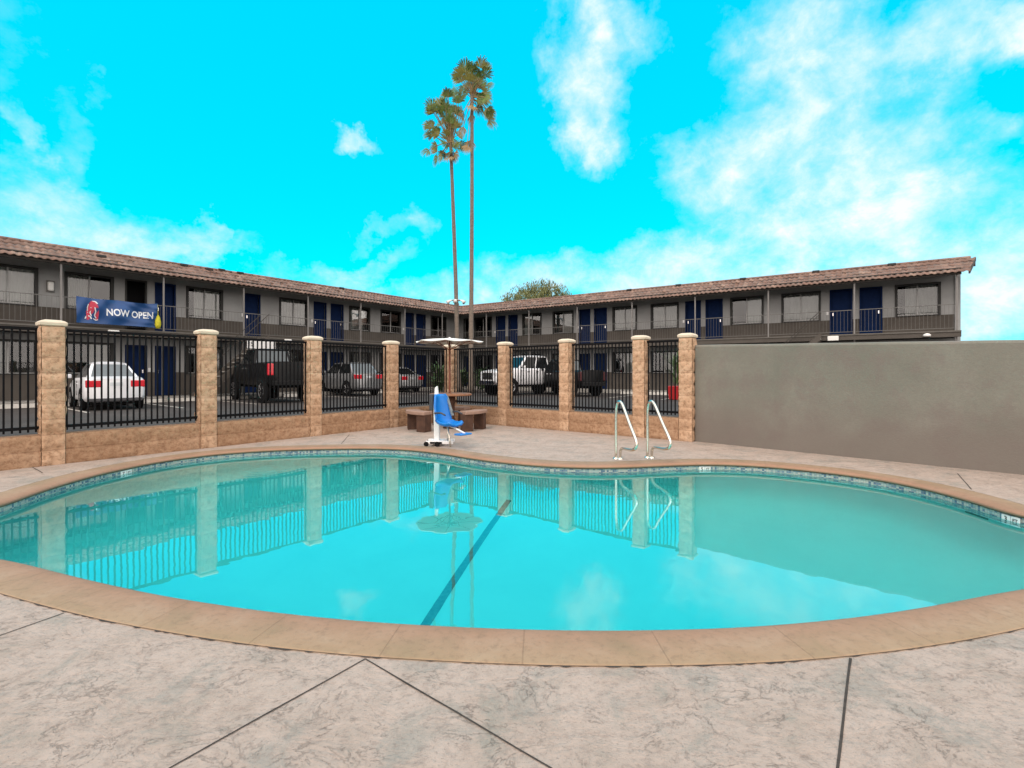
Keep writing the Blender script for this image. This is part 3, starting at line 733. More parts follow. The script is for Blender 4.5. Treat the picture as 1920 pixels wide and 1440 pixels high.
def wing(P, label):
    d, n, D = P['d'], P['n'], P['D']
    fa = aL if P['left'] else aR
    root = empty('motel_wing', (0, 0, 0), 0, label, 'motel building', 'wings of the two storey motel')
    DW = D + 1.5
    A0 = P['a0'] if P['left'] else P['a0'](1.5)
    A1 = P['a1'](1.5)
    def pt(a, s, z): q = n * (D + s) + d * a; return (q.x, q.y, z)
    Mx = Matrix((( d.x, n.x, 0, 0), (d.y, n.y, 0, 0), (0, 0, 1, 0), (0, 0, 0, 1)))      # local (a, dist, z) -> world
    ops = [(t, fa(x0, DW), fa(x1, DW)) for t, x0, x1 in P['ops']]
    def bx(mb, a0, a1, s0, s1, z0, z1, m=0): mb.box(a0, a1, D + s0, D + s1, z0, z1, m, Mx)
    # facade with real openings
    for fl, (zf, zsplit, wz0, wz1, dz1, ztop) in enumerate([(Z1, 1.13, 1.05, 2.26, 2.2, 2.52), (Z2, 3.5, 3.49, 4.85, 4.84, 5.12)]):
        mb = MB(); brk = [A0] + sorted(x for o_ in ops for x in o_[1:]) + [A1]
        kinds = {}
        for t, x0, x1 in ops: kinds[(x0, x1)] = t
        for i in range(len(brk) - 1):
            a0, a1 = brk[i], brk[i + 1]; t = kinds.get((a0, a1))
            th_ = 0.18
            segs = [(zf, zsplit, 1), (zsplit, ztop, 0)] if t is None else ([(dz1, ztop, 0)] if t in 'DO' else [(zf, wz0, 1), (wz1, ztop, 0)])
            for z0, z1, m_ in segs: bx(mb, a0, a1, 1.5, 1.5 + th_, z0, z1, m_)
        mb.build('upper_wall' if fl else 'ground_wall', [M['wall_grey'], M['wall_brown']], root)
        for q, (t, a0, a1) in enumerate(ops):
            w = a1 - a0; rnd = random.Random(q * 13 + fl * 5 + (0 if P['left'] else 77))
            if t in 'DO':
                mb = MB()
                for (x0, x1, z0, z1) in ((a0 - .03, a0 + .03, zf, dz1 + .03), (a1 - .03, a1 + .03, zf, dz1 + .03), (a0 + .03, a1 - .03, dz1 - .03, dz1 + .03)):
                    bx(mb, x0, x1, 1.475, 1.56, z0, z1)
                if t == 'D' or fl == 0:
                    dr = MB(); bx(dr, a0 + .035, a1 - .035, 1.60, 1.64, zf + .01, dz1 - .035)
                    dr = dr.build('door', M['door'], root)
                    f_ = mb.build('frame', M['door'], dr)
                    hb = MB(); xh = a1 - .10 if q % 2 else a0 + .10
                    bx(hb, xh - .02, xh + .02, 1.56, 1.60, zf + .95, zf + 1.08); hb.build('handle', M['chrome'], dr)
                    if (q + fl) % 2:
                        nb = MB(); xs = (a1 + .12) if q % 2 else (a0 - .12)
                        bx(nb, xs - .05, xs + .05, 1.48, 1.499, zf + 1.0, zf + 1.16); nb.build('door_number_plate', M['white'], root)
                else:
                    mb.build('open_doorway_frame', M['trim'], root)
            else:
                fz = MB(); bw = 0.07
                bx(fz, a0 - .02, a0 + bw, 1.46, 1.60, wz0, wz1 + .02); bx(fz, a1 - bw, a1 + .02, 1.46, 1.60, wz0, wz1 + .02)
                bx(fz, a0 + bw, a1 - bw, 1.46, 1.60, wz1 - .06, wz1 + .02); bx(fz, a0 + bw, a1 - bw, 1.46, 1.60, wz0, wz0 + .04)
                win = fz.build('window', M['trim'], root)
                am = (a0 + a1) / 2
                fm = MB(); bx(fm, am - .02, am + .02, 1.52, 1.56, wz0 + .04, wz1 - .06); bx(fm, a0 + bw, a1 - bw, 1.52, 1.545, wz0 + .04, wz0 + .065)
                fm.build('mullion', M['mullion'], win)
                pn = MB(); bx(pn, a0 + bw, a1 - bw, 1.565, 1.57, wz0 + .04, wz1 - .06); pn.build('pane', M['glass'], win)
                lo, hi = (a0 + bw, am) if rnd.random() < .5 else (am, a1 - bw)
                style = rnd.choice(['half', 'half', 'most', 'both'])
                if style == 'most': lo, hi = (a0 + bw, a1 - bw - w * .18) if rnd.random() < .5 else (a0 + bw + w * .18, a1 - bw)
                if style == 'both': lo, hi = a0 + bw, a1 - bw
                cm = MB(); nf = 28; vs = []
                for i in range(nf + 1):
                    a = lo + (hi - lo) * i / nf; s_ = 1.64 + 0.018 * math.sin(i * 2.1)
                    vs += [pt(a, s_, wz0), pt(a, s_, wz1)]
                cm.add(vs, [(2 * i, 2 * i + 2, 2 * i + 3, 2 * i + 1) for i in range(nf)])
                cm.build('curtain', M['blind'] if rnd.random() < .5 else M['curtain'], win)
        # dark rooms behind the openings
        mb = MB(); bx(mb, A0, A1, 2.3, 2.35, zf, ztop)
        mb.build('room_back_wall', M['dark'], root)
    # slabs (mitred at the corner)
    def strip(name, s0, s1, z0, z1, m, am0=None, am1=None):
        e0 = (lambda s: A0) if P['left'] else P['a0']; e1 = P['a1'] if P['left'] else (lambda s: 3.62)
        if am1 is not None: e1 = lambda s: am1
        poly = [pt(e0(s0), s0, 0)[:2], pt(e1(s0), s0, 0)[:2], pt(e1(s1), s1, 0)[:2], pt(e0(s1), s1, 0)[:2]]
        mb = MB(); mb.prism(poly, z0, z1); return mb.build(name, m, root)
    strip('upper_walkway_slab', 0.0, 1.495, Z2 - .06, Z2 - .003, M['slab'])
    strip('slab_edge_beam', 0.03, 0.16, Z2 - .25, Z2 - .062, M['wall_brown'])
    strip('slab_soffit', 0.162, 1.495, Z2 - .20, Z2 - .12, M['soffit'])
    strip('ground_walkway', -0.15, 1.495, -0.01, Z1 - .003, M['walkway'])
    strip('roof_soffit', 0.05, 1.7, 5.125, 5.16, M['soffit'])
    strip('eave_fascia', 0.0, 0.045, ZE + .02, ZE + .16, M['fascia'])
    strip('flat_roof', 0.95, 9.0, 5.30, 5.36, M['metalroof'])
    mb = MB()
    # rear and end walls
    e1 = 3.62 if not P['left'] else P['a1'](9.0); e0 = A0 if P['left'] else P['a0'](9.0)
    bx(mb, e0, e1, 8.8, 9.0, 0, 5.29)
    if P['left']: bx(mb, A0 - .2, A0 - .003, 1.5, 8.8, 0, 5.29)
    else: bx(mb, 3.623, 3.80, 1.45, 8.8, 0, 5.29)
    mb.build('rear_and_end_wall', M['wall_grey'], root)
    # tiled mansard
    courses = 4; S0, S1, ZA, ZB = -0.13, 0.90, ZE + .10, 5.62
    per = 0.205; mb = MB(); mb.uv = []
    def e_lo(s): return A0 if P['left'] else P['a0'](s)
    def e_hi(s): return P['a1'](s) if P['left'] else 3.85 + 0.36 * max(0, s)
    rr = []
    for c in range(courses):
        t0, t1 = c / courses, (c + 1) / courses
        rr += [(t0, 0.0, c), (t0, 0.032, c), (t1, 0.012, c)]
    span = e_hi(0) - e_lo(0); N = int(span / per * 8)
    for (t, lift, c) in rr:
        s = S0 + (S1 - S0) * t; z = ZA + (ZB - ZA) * t; lo, hi = e_lo(s), e_hi(s)
        for i in range(N + 1):
            a = lo + (hi - lo) * i / N
            ph = a / per * 2 * math.pi; tid = math.floor(a / per)
            cz = 0.021 * math.sin(ph) + 0.014 * noise.noise(Vector((tid * 3.7, c * 5.1, 0)))
            jit = 0.02 * noise.noise(Vector((tid * 7.7, c * 2.3, 4)))
            mb.v.append(pt(a, s - cz * 0.55 - jit, z + lift + cz * 0.8)); mb.uv.append((a, c + 0.5))
    for r_ in range(len(rr) - 1):
        for i in range(N):
            q = r_ * (N + 1) + i; mb.f.append((q, q + 1, q + N + 2, q + N + 1)); mb.mi.append(0)
    rf = mb.build('roof', M['rooftile'], root, smooth=True)
    # ridge caps along the top
    rc = MB(); a = e_lo(S1); rc.uv = []
    while a < e_hi(S1) - .3:
        b0_ = len(rc.v); p0 = Vector(pt(a, S1 + .03, ZB + .02)); p1 = Vector(pt(a + .34, S1 + .03, ZB + .035))
        rc.tube([p0, p1], [0.075, 0.062], 8, 0); rc.uv += [(a, 7.5)] * (len(rc.v) - b0_); a += 0.31
    rc.build('ridge_tiles', M['rooftile'], rf, smooth=True)
    mb = MB(); e = e_hi(S1)
    pl = [pt(e_lo(S1), S1 + .1, 5.3), pt(e_hi(S1), S1 + .1, 5.3), pt(e_hi(S1), S1 + .1, ZB - .02), pt(e_lo(S1), S1 + .1, ZB - .02)]
    mb.add(pl, [(0, 1, 2, 3)]); mb.build('parapet_back', M['fascia'], rf)
    if not P['left']:
        mb = MB(); q = [pt(e_hi(S0), S0 + .02, ZA - .10), pt(e_hi(S0), S0 + .02, ZA + .02), pt(e_hi(S1), S1, ZB + .02), pt(e_hi(S1), S1, ZB - .12)]
        q2 = [tuple(Vector(v) - d * 0.05) for v in q]
        mb.add(q + q2, [(0, 1, 2, 3), (7, 6, 5, 4)] + [(i, i + 4, (i + 1) % 4 + 4, (i + 1) % 4) for i in range(4)]); mb.build('rake_board', M['fascia'], rf)
    # roof vents
    vl = [(190, .55), (345, .85), (392, .8), (415, .92), (450, .9), (640, .9), (790, .9)] if P['left'] else [(1180, .9), (1272, .9), (1393, .9), (1530, .92), (1672, .9)]
    for vx, sv in vl:
        a = fa(vx, D + sv); z = ZA + (ZB - ZA) * (sv - S0) / (S1 - S0)
        mb = MB(); bx(mb, a - .14, a + .14, sv - .08, sv + .1, z, z + .10); mb.build('roof_vent', M['trim'], rf, bevel=.02)
    # posts, railing bays
    step = 3.04 if P['left'] else 3.25; ps = []
    a = 3.9 if P['left'] else 3.5
    if P['left']:
        while a > A0: a -= step
        a += step
        while a < P['a1'](0) - .5: ps.append(a); a += step
    else:
        while a > P['a0'](0) + .5: ps.append(a); a -= step
        ps.reverse()
    for a in ps:
        mb = MB(); bx(mb, a - .027, a + .027, 0.065, 0.12, Z2, 5.12); mb.build('upper_post', M['post'], root)
        mb = MB(); bx(mb, a - .027, a + .027, 0.165, 0.22, Z1, Z2 - .205); mb.build('ground_post', M['post'], root)
    cuts = ([A0] + ps + [P['a1'](0.1)]) if P['left'] else ([P['a0'](0.1)] + ps)
    for i in range(len(cuts) - 1):
        a0, a1 = cuts[i] + .045, cuts[i + 1] - .045
        if a1 - a0 < .2: continue
        mb = MB(); bx(mb, a0, a1, .085, .11, Z2 + 1.0, Z2 + 1.025); bx(mb, a0, a1, .088, .107, Z2 + .085, Z2 + .104)
        nb = int((a1 - a0) / 0.125)
        for j in range(nb):
            x = a0 + (a1 - a0) * (j + .5) / nb; bx(mb, x - .0036, x + .0036, .094, .101, Z2 + .105, Z2 + 1.0)
        mb.build('railing', M['rail'], root)
    return root
WL = wing(LEFT, 'left motel wing with the NOW OPEN banner, grey over brown walls and tiled roof')
WR = wing(RIGHT, 'right motel wing rising above the grey stucco wall, grey over brown with tiled roof')

def on_left(px, s, z): a = aL(px, DLe + s); q = nL * (DLe + s) + dL * a; return Vector((q.x, q.y, z))
def on_right(px, s, z): a = aR(px, DRe + s); q = nR * (DRe + s) + dR * a; return Vector((q.x, q.y, z))
# stairs up to the walkway
def staircase(p_top, d, n, label):
    # p_top: point on the walkway edge where the flight lands, the flight runs down towards -d
    rz = math.atan2(d.y, d.x)
    root = empty('staircase', (p_top.x, p_top.y, 0), rz, label, 'stairs', 'outside stairs to the upper walkway')
    ns = 14; run = 0.20; rise = (Z2) / ns; w = 0.85
    mb = MB()
    for i in range(ns):
        z = Z2 - rise * (i + 1); mb.box(-run * (i + 1) - .02, -run * i, -w - .02, -.06, z - .05, z)
    mb.build('steps', M['walkway'], root)
    for y in (-w - .07, -.06):
        mb = MB(); L_ = run * ns; vs = []
        for yy in (y, y + .045): vs += [(0, yy, Z2 - .25), (0, yy, Z2), (-L_, yy, .02), (-L_, yy, -.0)]
        mb.add([(0, y, Z2 - .28), (0, y, Z2 + .02), (-L_, y, .2), (-L_ + .1, y, 0), (0, y + .045, Z2 - .28), (0, y + .045, Z2 + .02), (-L_, y + .045, .2), (-L_ + .1, y + .045, 0)],
               [(0, 1, 2, 3), (7, 6, 5, 4), (0, 4, 5, 1), (1, 5, 6, 2), (2, 6, 7, 3), (3, 7, 4, 0)])
        mb.build('stringer', M['wall_brown'], root)
    for y in (-w - .05, -.04):
        mb = MB(); mb.tube([(0, y, Z2 + .95), (-L_, y, .95), (-L_, y, .02)], .014, 6)
        for i in range(0, ns * 2):
            x = -run * (i + .5) / 2; zb = Z2 + (x / L_) * Z2; mb.box(x - .004, x + .004, y - .004, y + .004, zb, zb + .95)
        mb.build('handrail', M['fascia'], root)
    return root
staircase(on_left(487, -0.02, 0), dL, nL, 'dark staircase behind the black pickup rising to the left wing walkway')
staircase(on_right(1540, -0.02, 0), dR, nR, 'dark staircase showing over the grey wall, rising to the right wing walkway')
# landing lamps and white boxes under the walkway
for px, lab in ((213, 'white lamp on the walkway edge below the banner'), (540, 'white lamp on the walkway edge above the black pickup bed')):
    p = on_left(px, 0.0, Z2 - .11); root = empty('walkway_lamp', tuple(p), angL, lab, 'lamp', 'white lamps on the walkway edges')
    mb = MB(); mb.box(-.17, .17, -.05, .028, -.05, .05); mb.build('lamp_cover', M['lampwhite'], root, bevel=.03, seg=3)
    mb = MB(); mb.box(-.19, .19, .012, .029, -.06, .06); mb.build('back_plate', M['rail'], root)
p = on_right(1562, -0.06, Z2 - .17); root = empty('walkway_lamp', tuple(p), math.atan2(dR.y, dR.x), 'boxy white lamp below the navy doors of the right wing, just over the grey wall', 'lamp', 'white lamps on the walkway edges')
mb = MB(); mb.box(-.2, .2, -.05, .05, -.1, .1); mb.build('lamp_cover', M['lampwhite'], root, bevel=.02); mb = MB(); mb.box(-.1, .1, .051, .085, -.06, .06); mb.build('bracket', M['rail'], root)
p = on_right(1738, -0.05, Z2 - .17); root = empty('walkway_lamp', tuple(p), math.atan2(dR.y, dR.x), 'small round white lamp just over the grey wall, below the rightmost window', 'lamp', 'white lamps on the walkway edges')
mb = MB(); mb.lathe([(0.001, .09), (.07, .07), (.12, .03), (.13, -.04), (.001, -.05)], 16); mb.build('dome', M['lampwhite'], root, smooth=True); mb = MB(); mb.box(-.04, .04, .05, .08, -.05, .05); mb.build('bracket', M['rail'], root)
p = on_left(95, 1.45, 4.25); root = empty('wall_lamp', tuple(p), angL, 'pale oval wall lamp between two upper windows at far left', 'lamp')
mb = MB(); mb.box(-.09, .09, -.08, .02, -.17, .17); mb.build('lamp_cover', M['lampwhite'], root, bevel=.05, seg=3); mb = MB(); mb.box(-.12, .12, .021, .048, -.22, .22); mb.build('back_plate', M['rail'], root, bevel=.01)

# ------------------------------------------------------------------ NOW OPEN banner
BD = -0.06
b0, b1 = aL(142, DLe + BD), aL(293, DLe + BD); BW = b1 - b0
bo = nL * (DLe + BD) + dL * b0
root = empty('banner', (bo.x, bo.y, 2.88), angL, 'navy NOW OPEN banner with a red emblem tied to the upper railing', 'banner')
BH = 0.93
def cloth(x, z):
    t = x / BW; v = z / BH
    sag = -0.045 * abs(math.sin(t * math.pi * 2)) * v - 0.02 * t
    y = 0.03 * math.sin(23 * t - 5 * v + 2 * math.sin(5 * t)) + 0.06 * math.sin(7 * t + 4 * v) * (0.4 + 0.6 * (1 - abs(2 * t - 1))) + 0.02 * math.sin(16 * t - 6 * v) + 0.012 * math.sin(30 * t * v)
    return (x, y - 0.09, z + sag)
mb = MB(); nx, nz = 60, 18
mb.add([cloth(BW * i / nx, BH * j / nz) for j in range(nz + 1) for i in range(nx + 1)], [(j * (nx + 1) + i, j * (nx + 1) + i + 1, (j + 1) * (nx + 1) + i + 1, (j + 1) * (nx + 1) + i) for j in range(nz) for i in range(nx)])
mb.build('cloth', M['banner'], root, smooth=True)
vs, fs = text_mesh('NOW OPEN', 0.30)
xs = [v[0] for v in vs]; sc = (0.595 * BW) / (max(xs) - min(xs)); szs = 0.27 / (max(v[1] for v in vs) - min(v[1] for v in vs))
# refine long edges so that the letters follow the folds
q = MB()
def put(x, z, dy=-0.012): c = cloth(x, z); return (c[0], c[1] + dy, c[2])
q.add([put(BW * 0.645 + x * sc, BH * 0.48 + y * szs) for x, y, z in vs], fs)
q.build('lettering', M['letter'], root)
e = MB(); cx, cz = BW * 0.185, BH * 0.50
arch = [(-.17, -.34), (.17, -.34), (.19, -.05), (.15, .2), (.06, .36), (-.06, .36), (-.15, .2), (-.19, -.05)]
e.add([put(cx + x * BW / 2.6 * 1.0, cz + z, -0.014) for x, z in arch], [tuple(range(8))]); e.build('emblem', M['emblem'], root)
e = MB()
def stroke(pts, w):
    for i in range(len(pts) - 1):
        a = Vector((*pts[i], 0)); b = Vector((*pts[i + 1], 0)); t = (b - a).normalized(); n_ = Vector((-t.y, t.x, 0)) * w / 2
        e.add([put(cx + p.x, cz + p.y, -0.018) for p in (a - n_, b - n_, b + n_, a + n_)], [(0, 1, 2, 3)])
stroke([(-.02, .36), (.06, .36), (.12, .28)], .035); stroke([(-.12, .24), (-.15, .1), (-.13, -.08)], .025); stroke([(-.05, .12), (-.07, -.08), (-.03, -.18)], .03)
stroke([(.05, .14), (.08, -.02), (.05, -.16), (.1, -.26)], .03); stroke([(-.2, -.3), (-.15, -.19), (-.06, -.2), (-.03, -.3)], .035); stroke([(.02, -.28), (.1, -.34), (.16, -.3)], .03)
e.build('emblem_strokes', M['letter'], root)
# yellow cloth bag hanging beside it
p = on_left(296, -0.1, 0); root = empty('hanging_bag', (p.x, p.y, 2.83), angL, 'yellow cloth bag hanging from the railing at the right end of the banner', 'bag')
mb = MB(); mb.lathe([(.001, 0), (.07, .01), (.105, .12), (.10, .3), (.06, .46), (.02, .54)], 14); mb.build('bag_body', M['yellow'], root, smooth=True)
mb = MB(); mb.tube([(0, 0, .53), (0.01, .02, .75), (0, .05, .95)], .012, 6); mb.build('strap', M['yellow'], root)

# ------------------------------------------------------------------ vehicles (front = local +X)
def vehicle(name, label, cat, loc, heading, paintm, L, Wd, H, wb, wr, clear, belt, prof, cabin, roofz=None, truck=False, glass='glass_car', rearwin='glass_car', group=None, tail='h'):
    root = empty(name, loc, heading, label, cat, group)
    hw = Wd / 2
    # body loft
    st = [(-L/2, .86), (-L/2 + .05, .94), (-L/2 + .18, .985)] + [(-L/2 + .18 + (L - .36) * i / 14, 1.0) for i in range(1, 14)] + [(L/2 - .18, .97), (L/2 - .06, .90), (L/2, .78)]
    def top(x):
        for (x0, z0), (x1, z1) in zip(prof, prof[1:]):
            if x0 <= x <= x1: t = (x - x0) / (x1 - x0); return z0 + (z1 - z0) * t
        return prof[-1][1] if x > prof[-1][0] else prof[0][1]
    mb = MB(); sec = []
    for (x, k_) in st:
        w = hw * k_; zt = top(x); zc = clear + (0.08 if abs(x) > L/2 - .1 else 0)
        half = [(w * .55, zc), (w * .90, zc + .02), (w * .985, zc + .12), (w, zc + (zt - zc) * .50), (w * .975, zt - .10), (w * .93, zt - .03), (w * .82, zt), (w * .4, zt + .012)]
        sec.append([(x, -y, z) for y, z in half] + [(x, y, z) for y, z in reversed(half)])
    k_ = len(sec[0]); vs = sum(sec, [])
    fs = [(i * k_ + j, (i + 1) * k_ + j, (i + 1) * k_ + (j + 1) % k_, i * k_ + (j + 1) % k_) for i in range(len(st) - 1) for j in range(k_)]
    fs += [tuple(range(k_)), tuple((len(st) - 1) * k_ + j for j in range(k_ - 1, -1, -1))]
    mb.add(vs, fs); body = mb.build('body', paintm, root, smooth=True)
    body.modifiers.new('es', 'EDGE_SPLIT').split_angle = R(50)
    # cabin: glass shell with pillars and roof
    (xr0, xr1, xf1, xf0, wb_, wt_) = cabin; rz = H if roofz is None else roofz
    zb = belt
    b4 = [(xr0, -wb_, zb), (xf0, -wb_, zb), (xf0, wb_, zb), (xr0, wb_, zb)]; t4 = [(xr1, -wt_, rz - .05), (xf1, -wt_, rz - .05), (xf1, wt_, rz - .05), (xr1, wt_, rz - .05)]
    def panel(nm, q, m_, ins=.06):
        q = [Vector(v) for v in q]; c = sum(q, Vector()) / 4; nrm = (q[1] - q[0]).cross(q[3] - q[0]).normalized()
        mb_ = MB(); qi = [v.lerp(c, ins) for v in q]
        mb_.add([v + nrm * .007 for v in qi] + [v - nrm * .02 for v in qi], [(0, 1, 2, 3), (7, 6, 5, 4), (0, 4, 5, 1), (1, 5, 6, 2), (2, 6, 7, 3), (3, 7, 4, 0)])
        return mb_.build(nm, m_, root)
    mb = MB(); mb.add([Vector(v) * 1 for v in b4 + t4], [(0, 1, 5, 4), (1, 2, 6, 5), (2, 3, 7, 6), (3, 0, 4, 7), (4, 5, 6, 7)])
    mb.build('cabin', paintm, root, bevel=.03, seg=2)
    # roof skin, gently domed
    mb = MB(); n1, n2_ = 8, 8; vs = []
    for i in range(n1 + 1):
        for j in range(n2_ + 1):
            u, v = i / n1, j / n2_; x = xr1 - .03 + (xf1 - xr1 + .06) * u; y = -wt_ - .01 + 2 * (wt_ + .01) * v
            z = rz - .05 + .055 * (1 - (2 * u - 1) ** 4) * (1 - (2 * v - 1) ** 4); vs.append((x, y, z))
    mb.add(vs, [(i * (n2_ + 1) + j, (i + 1) * (n2_ + 1) + j, (i + 1) * (n2_ + 1) + j + 1, i * (n2_ + 1) + j + 1) for i in range(n1) for j in range(n2_)])
    mb.build('roof', paintm, root, smooth=True)
    xm0 = (xr0 + xf0) / 2 - .05; xm1 = (xr1 + xf1) / 2 - .05
    def onface(A0_, A1_, B0_, B1_, u, v):      # A: bottom edge, B: top edge of a cabin face
        return Vector(A0_).lerp(Vector(A1_), u).lerp(Vector(B0_).lerp(Vector(B1_), u), v)
    for sgn in (-1, 1):
        A0_, A1_ = (xr0, sgn * wb_, zb), (xf0, sgn * wb_, zb); B0_, B1_ = (xr1, sgn * wt_, rz - .05), (xf1, sgn * wt_, rz - .05)
        for (u0, u1) in ((.05, .475), (.515, .95)):
            lo = [onface(A0_, A1_, B0_, B1_, u, v) for u, v in ((u0, .04), (u1, .04), (u1, .93), (u0, .93))]
            if sgn > 0: lo = [lo[1], lo[0], lo[3], lo[2]]
            panel('side_window', lo, M['glass_car'], .01)
    lo = [onface((xr0, wb_, zb), (xr0, -wb_, zb), (xr1, wt_, rz - .05), (xr1, -wt_, rz - .05), u, v) for u, v in ((.07, .04), (.93, .04), (.93, .93), (.07, .93))]
    panel('rear_window', lo, M[rearwin], .01)
    lo = [onface((xf0, -wb_, zb), (xf0, wb_, zb), (xf1, -wt_, rz - .05), (xf1, wt_, rz - .05), u, v) for u, v in ((.07, .04), (.93, .04), (.93, .93), (.07, .93))]
    panel('windscreen', lo, M[glass], .01)
    # wheels
    wt2 = .20 if truck else .16
    for sx_ in (-wb / 2, wb / 2):
        for sy in (-1, 1):
            mb = MB(); mb.cyl((sx_, sy * (hw - .045), wr + .01), (0, 1, 0), wr * 1.16, .10, 28); mb.build('wheel_arch', M['rubber'], root)
            wh = empty('wheel', (sx_, sy * (hw - wt2 / 2 + .012), wr)); wh.parent = root
            mb = MB(); y = wt2 / 2
            prof_ = [(wr * .62, -y), (wr * .93, -y), (wr, -y * .7), (wr, y * .7), (wr * .93, y), (wr * .62, y)]
            vs = []; nn_ = 28
            for (r_, yy) in prof_:
                for q_ in range(nn_): an = 2 * math.pi * q_ / nn_; vs.append((r_ * math.cos(an), yy, r_ * math.sin(an)))
            mb.add(vs, [(i * nn_ + q_, i * nn_ + (q_ + 1) % nn_, (i + 1) * nn_ + (q_ + 1) % nn_, (i + 1) * nn_ + q_) for i in range(5) for q_ in range(nn_)])
            mb.build('tyre', M['rubber'], wh, smooth=True)
            mb = MB(); mb.cyl((0, sy * (y - .035), 0), (0, 1, 0), wr * .2, .05, 14)
            for q_ in range(7):
                an = 2 * math.pi * q_ / 7; c_, s_ = math.cos(an), math.sin(an)
                mb.tube([(0.05 * c_, sy * (y - .03), .05 * s_), (wr * .6 * c_, sy * (y - .02), wr * .6 * s_)], [.028, .022], 6)
            mb.tube([(wr * .6 * math.cos(a_ * .2244), sy * (y - .02), wr * .6 * math.sin(a_ * .2244)) for a_ in range(29)], .022, 6, caps=False)
            mb.cyl((0, sy * (y - .08), 0), (0, 1, 0), wr * .6, .02, 24)
            mb.build('rim', M['alloy'], wh)
    # lamps, bumpers, plate, mirrors, handles
    zt = top(-L/2 + .1)
    for sgn in (-1, 1):
        mb = MB()
        if truck: mb.box(-L/2 - .012, -L/2 + .14, sgn * hw * .76, sgn * hw * 1.005, zt - .50, zt - .07)
        else:
            mb.box(-L/2 - .008, -L/2 + .16, sgn * hw * .45, sgn * hw * .945, zt - .27, zt - .05)
        mb.build('tail_light', M['taillamp'] if tail == 'h' else M['darklamp'], root, bevel=.03, seg=3)
        mb = MB(); zf = top(L/2 - .1); mb.box(L/2 - .14, L/2 + .006, sgn * hw * .50, sgn * hw * .86, zf - .22, zf - .07); mb.build('headlight', M['headlamp'], root, bevel=.03, seg=3)
        mb = MB(); mb.box(xf0 - .28, xf0 - .14, sgn * (hw + .01), sgn * (hw + .15), zb + .02, zb + .15); mb.build('mirror', paintm, root, bevel=.03, seg=3)
        for hx in (xm0 - .14, xf0 - .62):
            mb = MB(); mb.box(hx, hx + .15, sgn * (hw * .985), sgn * (hw + .012), zb - .15, zb - .12); mb.build('door_handle', M['chrome'] if truck else paintm, root)
        # door seams
        for hx in (xm0, xf0 - .12, xr0 + .12):
            mb = MB(); mb.box(hx - .006, hx + .006, sgn * hw * .985, sgn * (hw + .003), clear + .18, zb - .05); mb.build('door_seam', M['rubber'], root)
    mb = MB(); mb.box(-L/2 - .014, -L/2 + .04, -.15, .15, (zt - .22) if not truck else clear + .10, (zt - .12) if not truck else clear + .20); mb.build('number_plate', M['plate'], root)
    mb = MB(); gw = .48 if not truck else .52; gz = .30 if not truck else .42; mb.box(L/2 - .10, L/2 + .012, -hw * gw, hw * gw, top(L/2 - .1) - gz, top(L/2 - .1) - .08); gr_ = mb.build('grille', M['trim'], root, bevel=.02)
    if truck:
        mb = MB(); zg = top(L/2 - .1) - .26
        mb.box(L/2 + .013, L/2 + .03, -hw * .5, hw * .5, zg - .02, zg + .02); mb.build('grille_bar', M['chrome'], gr_)
    mb = MB(); mb.box(-L/2 - (.09 if truck else .015), -L/2 + .08, -hw * .86, hw * .86, clear + .02, clear + (.2 if truck else .12)); mb.build('rear_bumper', M['p_black'] if truck and paintm is M['p_black'] else (M['chrome'] if truck else M['greyplastic']), root, bevel=.02)
    mb = MB(); mb.box(L/2 - .04, L/2 + (.09 if truck else .012), -hw * .82, hw * .82, clear + .02, clear + (.22 if truck else .12)); mb.build('front_bumper', M['chrome'] if truck else M['greyplastic'], root, bevel=.02)
    mb = MB(); mb.box(-L/2 + .25, L/2 - .25, -hw * .75, hw * .75, clear - .08, clear + .05); mb.build('underbody', M['rubber'], root)
    return root
def hd(v): return math.atan2(v[1], v[0])
VG = 'cars and pickups in the parking lot'
# white sedan nosed in to the left wing
c = gp(220, 769); h = Vector((-0.735, 0.678, 0)); c = c + h * (3.75 / 2 + .15)
vehicle('sedan', 'white sedan parked nose in before the left wing, below the banner', 'car', (c.x, c.y, 0), hd(h), M['p_white'], 3.75, 1.50, 1.47, 2.25, .30, .24, .92,
        [(-1.88, .93), (-1.5, 1.0), (-1.2, 1.0), (.7, .96), (1.3, .86), (1.88, .66)], (-1.50, -.75, .20, .95, .66, .44), glass='glass_car', rearwin='glass_pale', group=VG)
# black lifted pickup
h = Vector((-0.71, 0.70, 0)); side = Vector((h.y, -h.x, 0)); c = gp(494, 755) + h * (3.35 / 2) + side * (1.62 / 2 - .05)
t_ = vehicle('pickup_truck', 'black lifted pickup with big tyres parked left of the staircase, tailgate towards the pool', 'pickup truck', (c.x, c.y, 0), hd(h), M['p_black'], 4.75, 1.66, 2.08, 3.25, .44, .62, 1.42,
        [(-2.4, 1.52), (.1, 1.50), (.9, 1.48), (1.6, 1.42), (2.4, 1.32)], (-.50, -.38, .55, 1.05, .76, .62), truck=True, group=VG, rearwin='glass_pale')
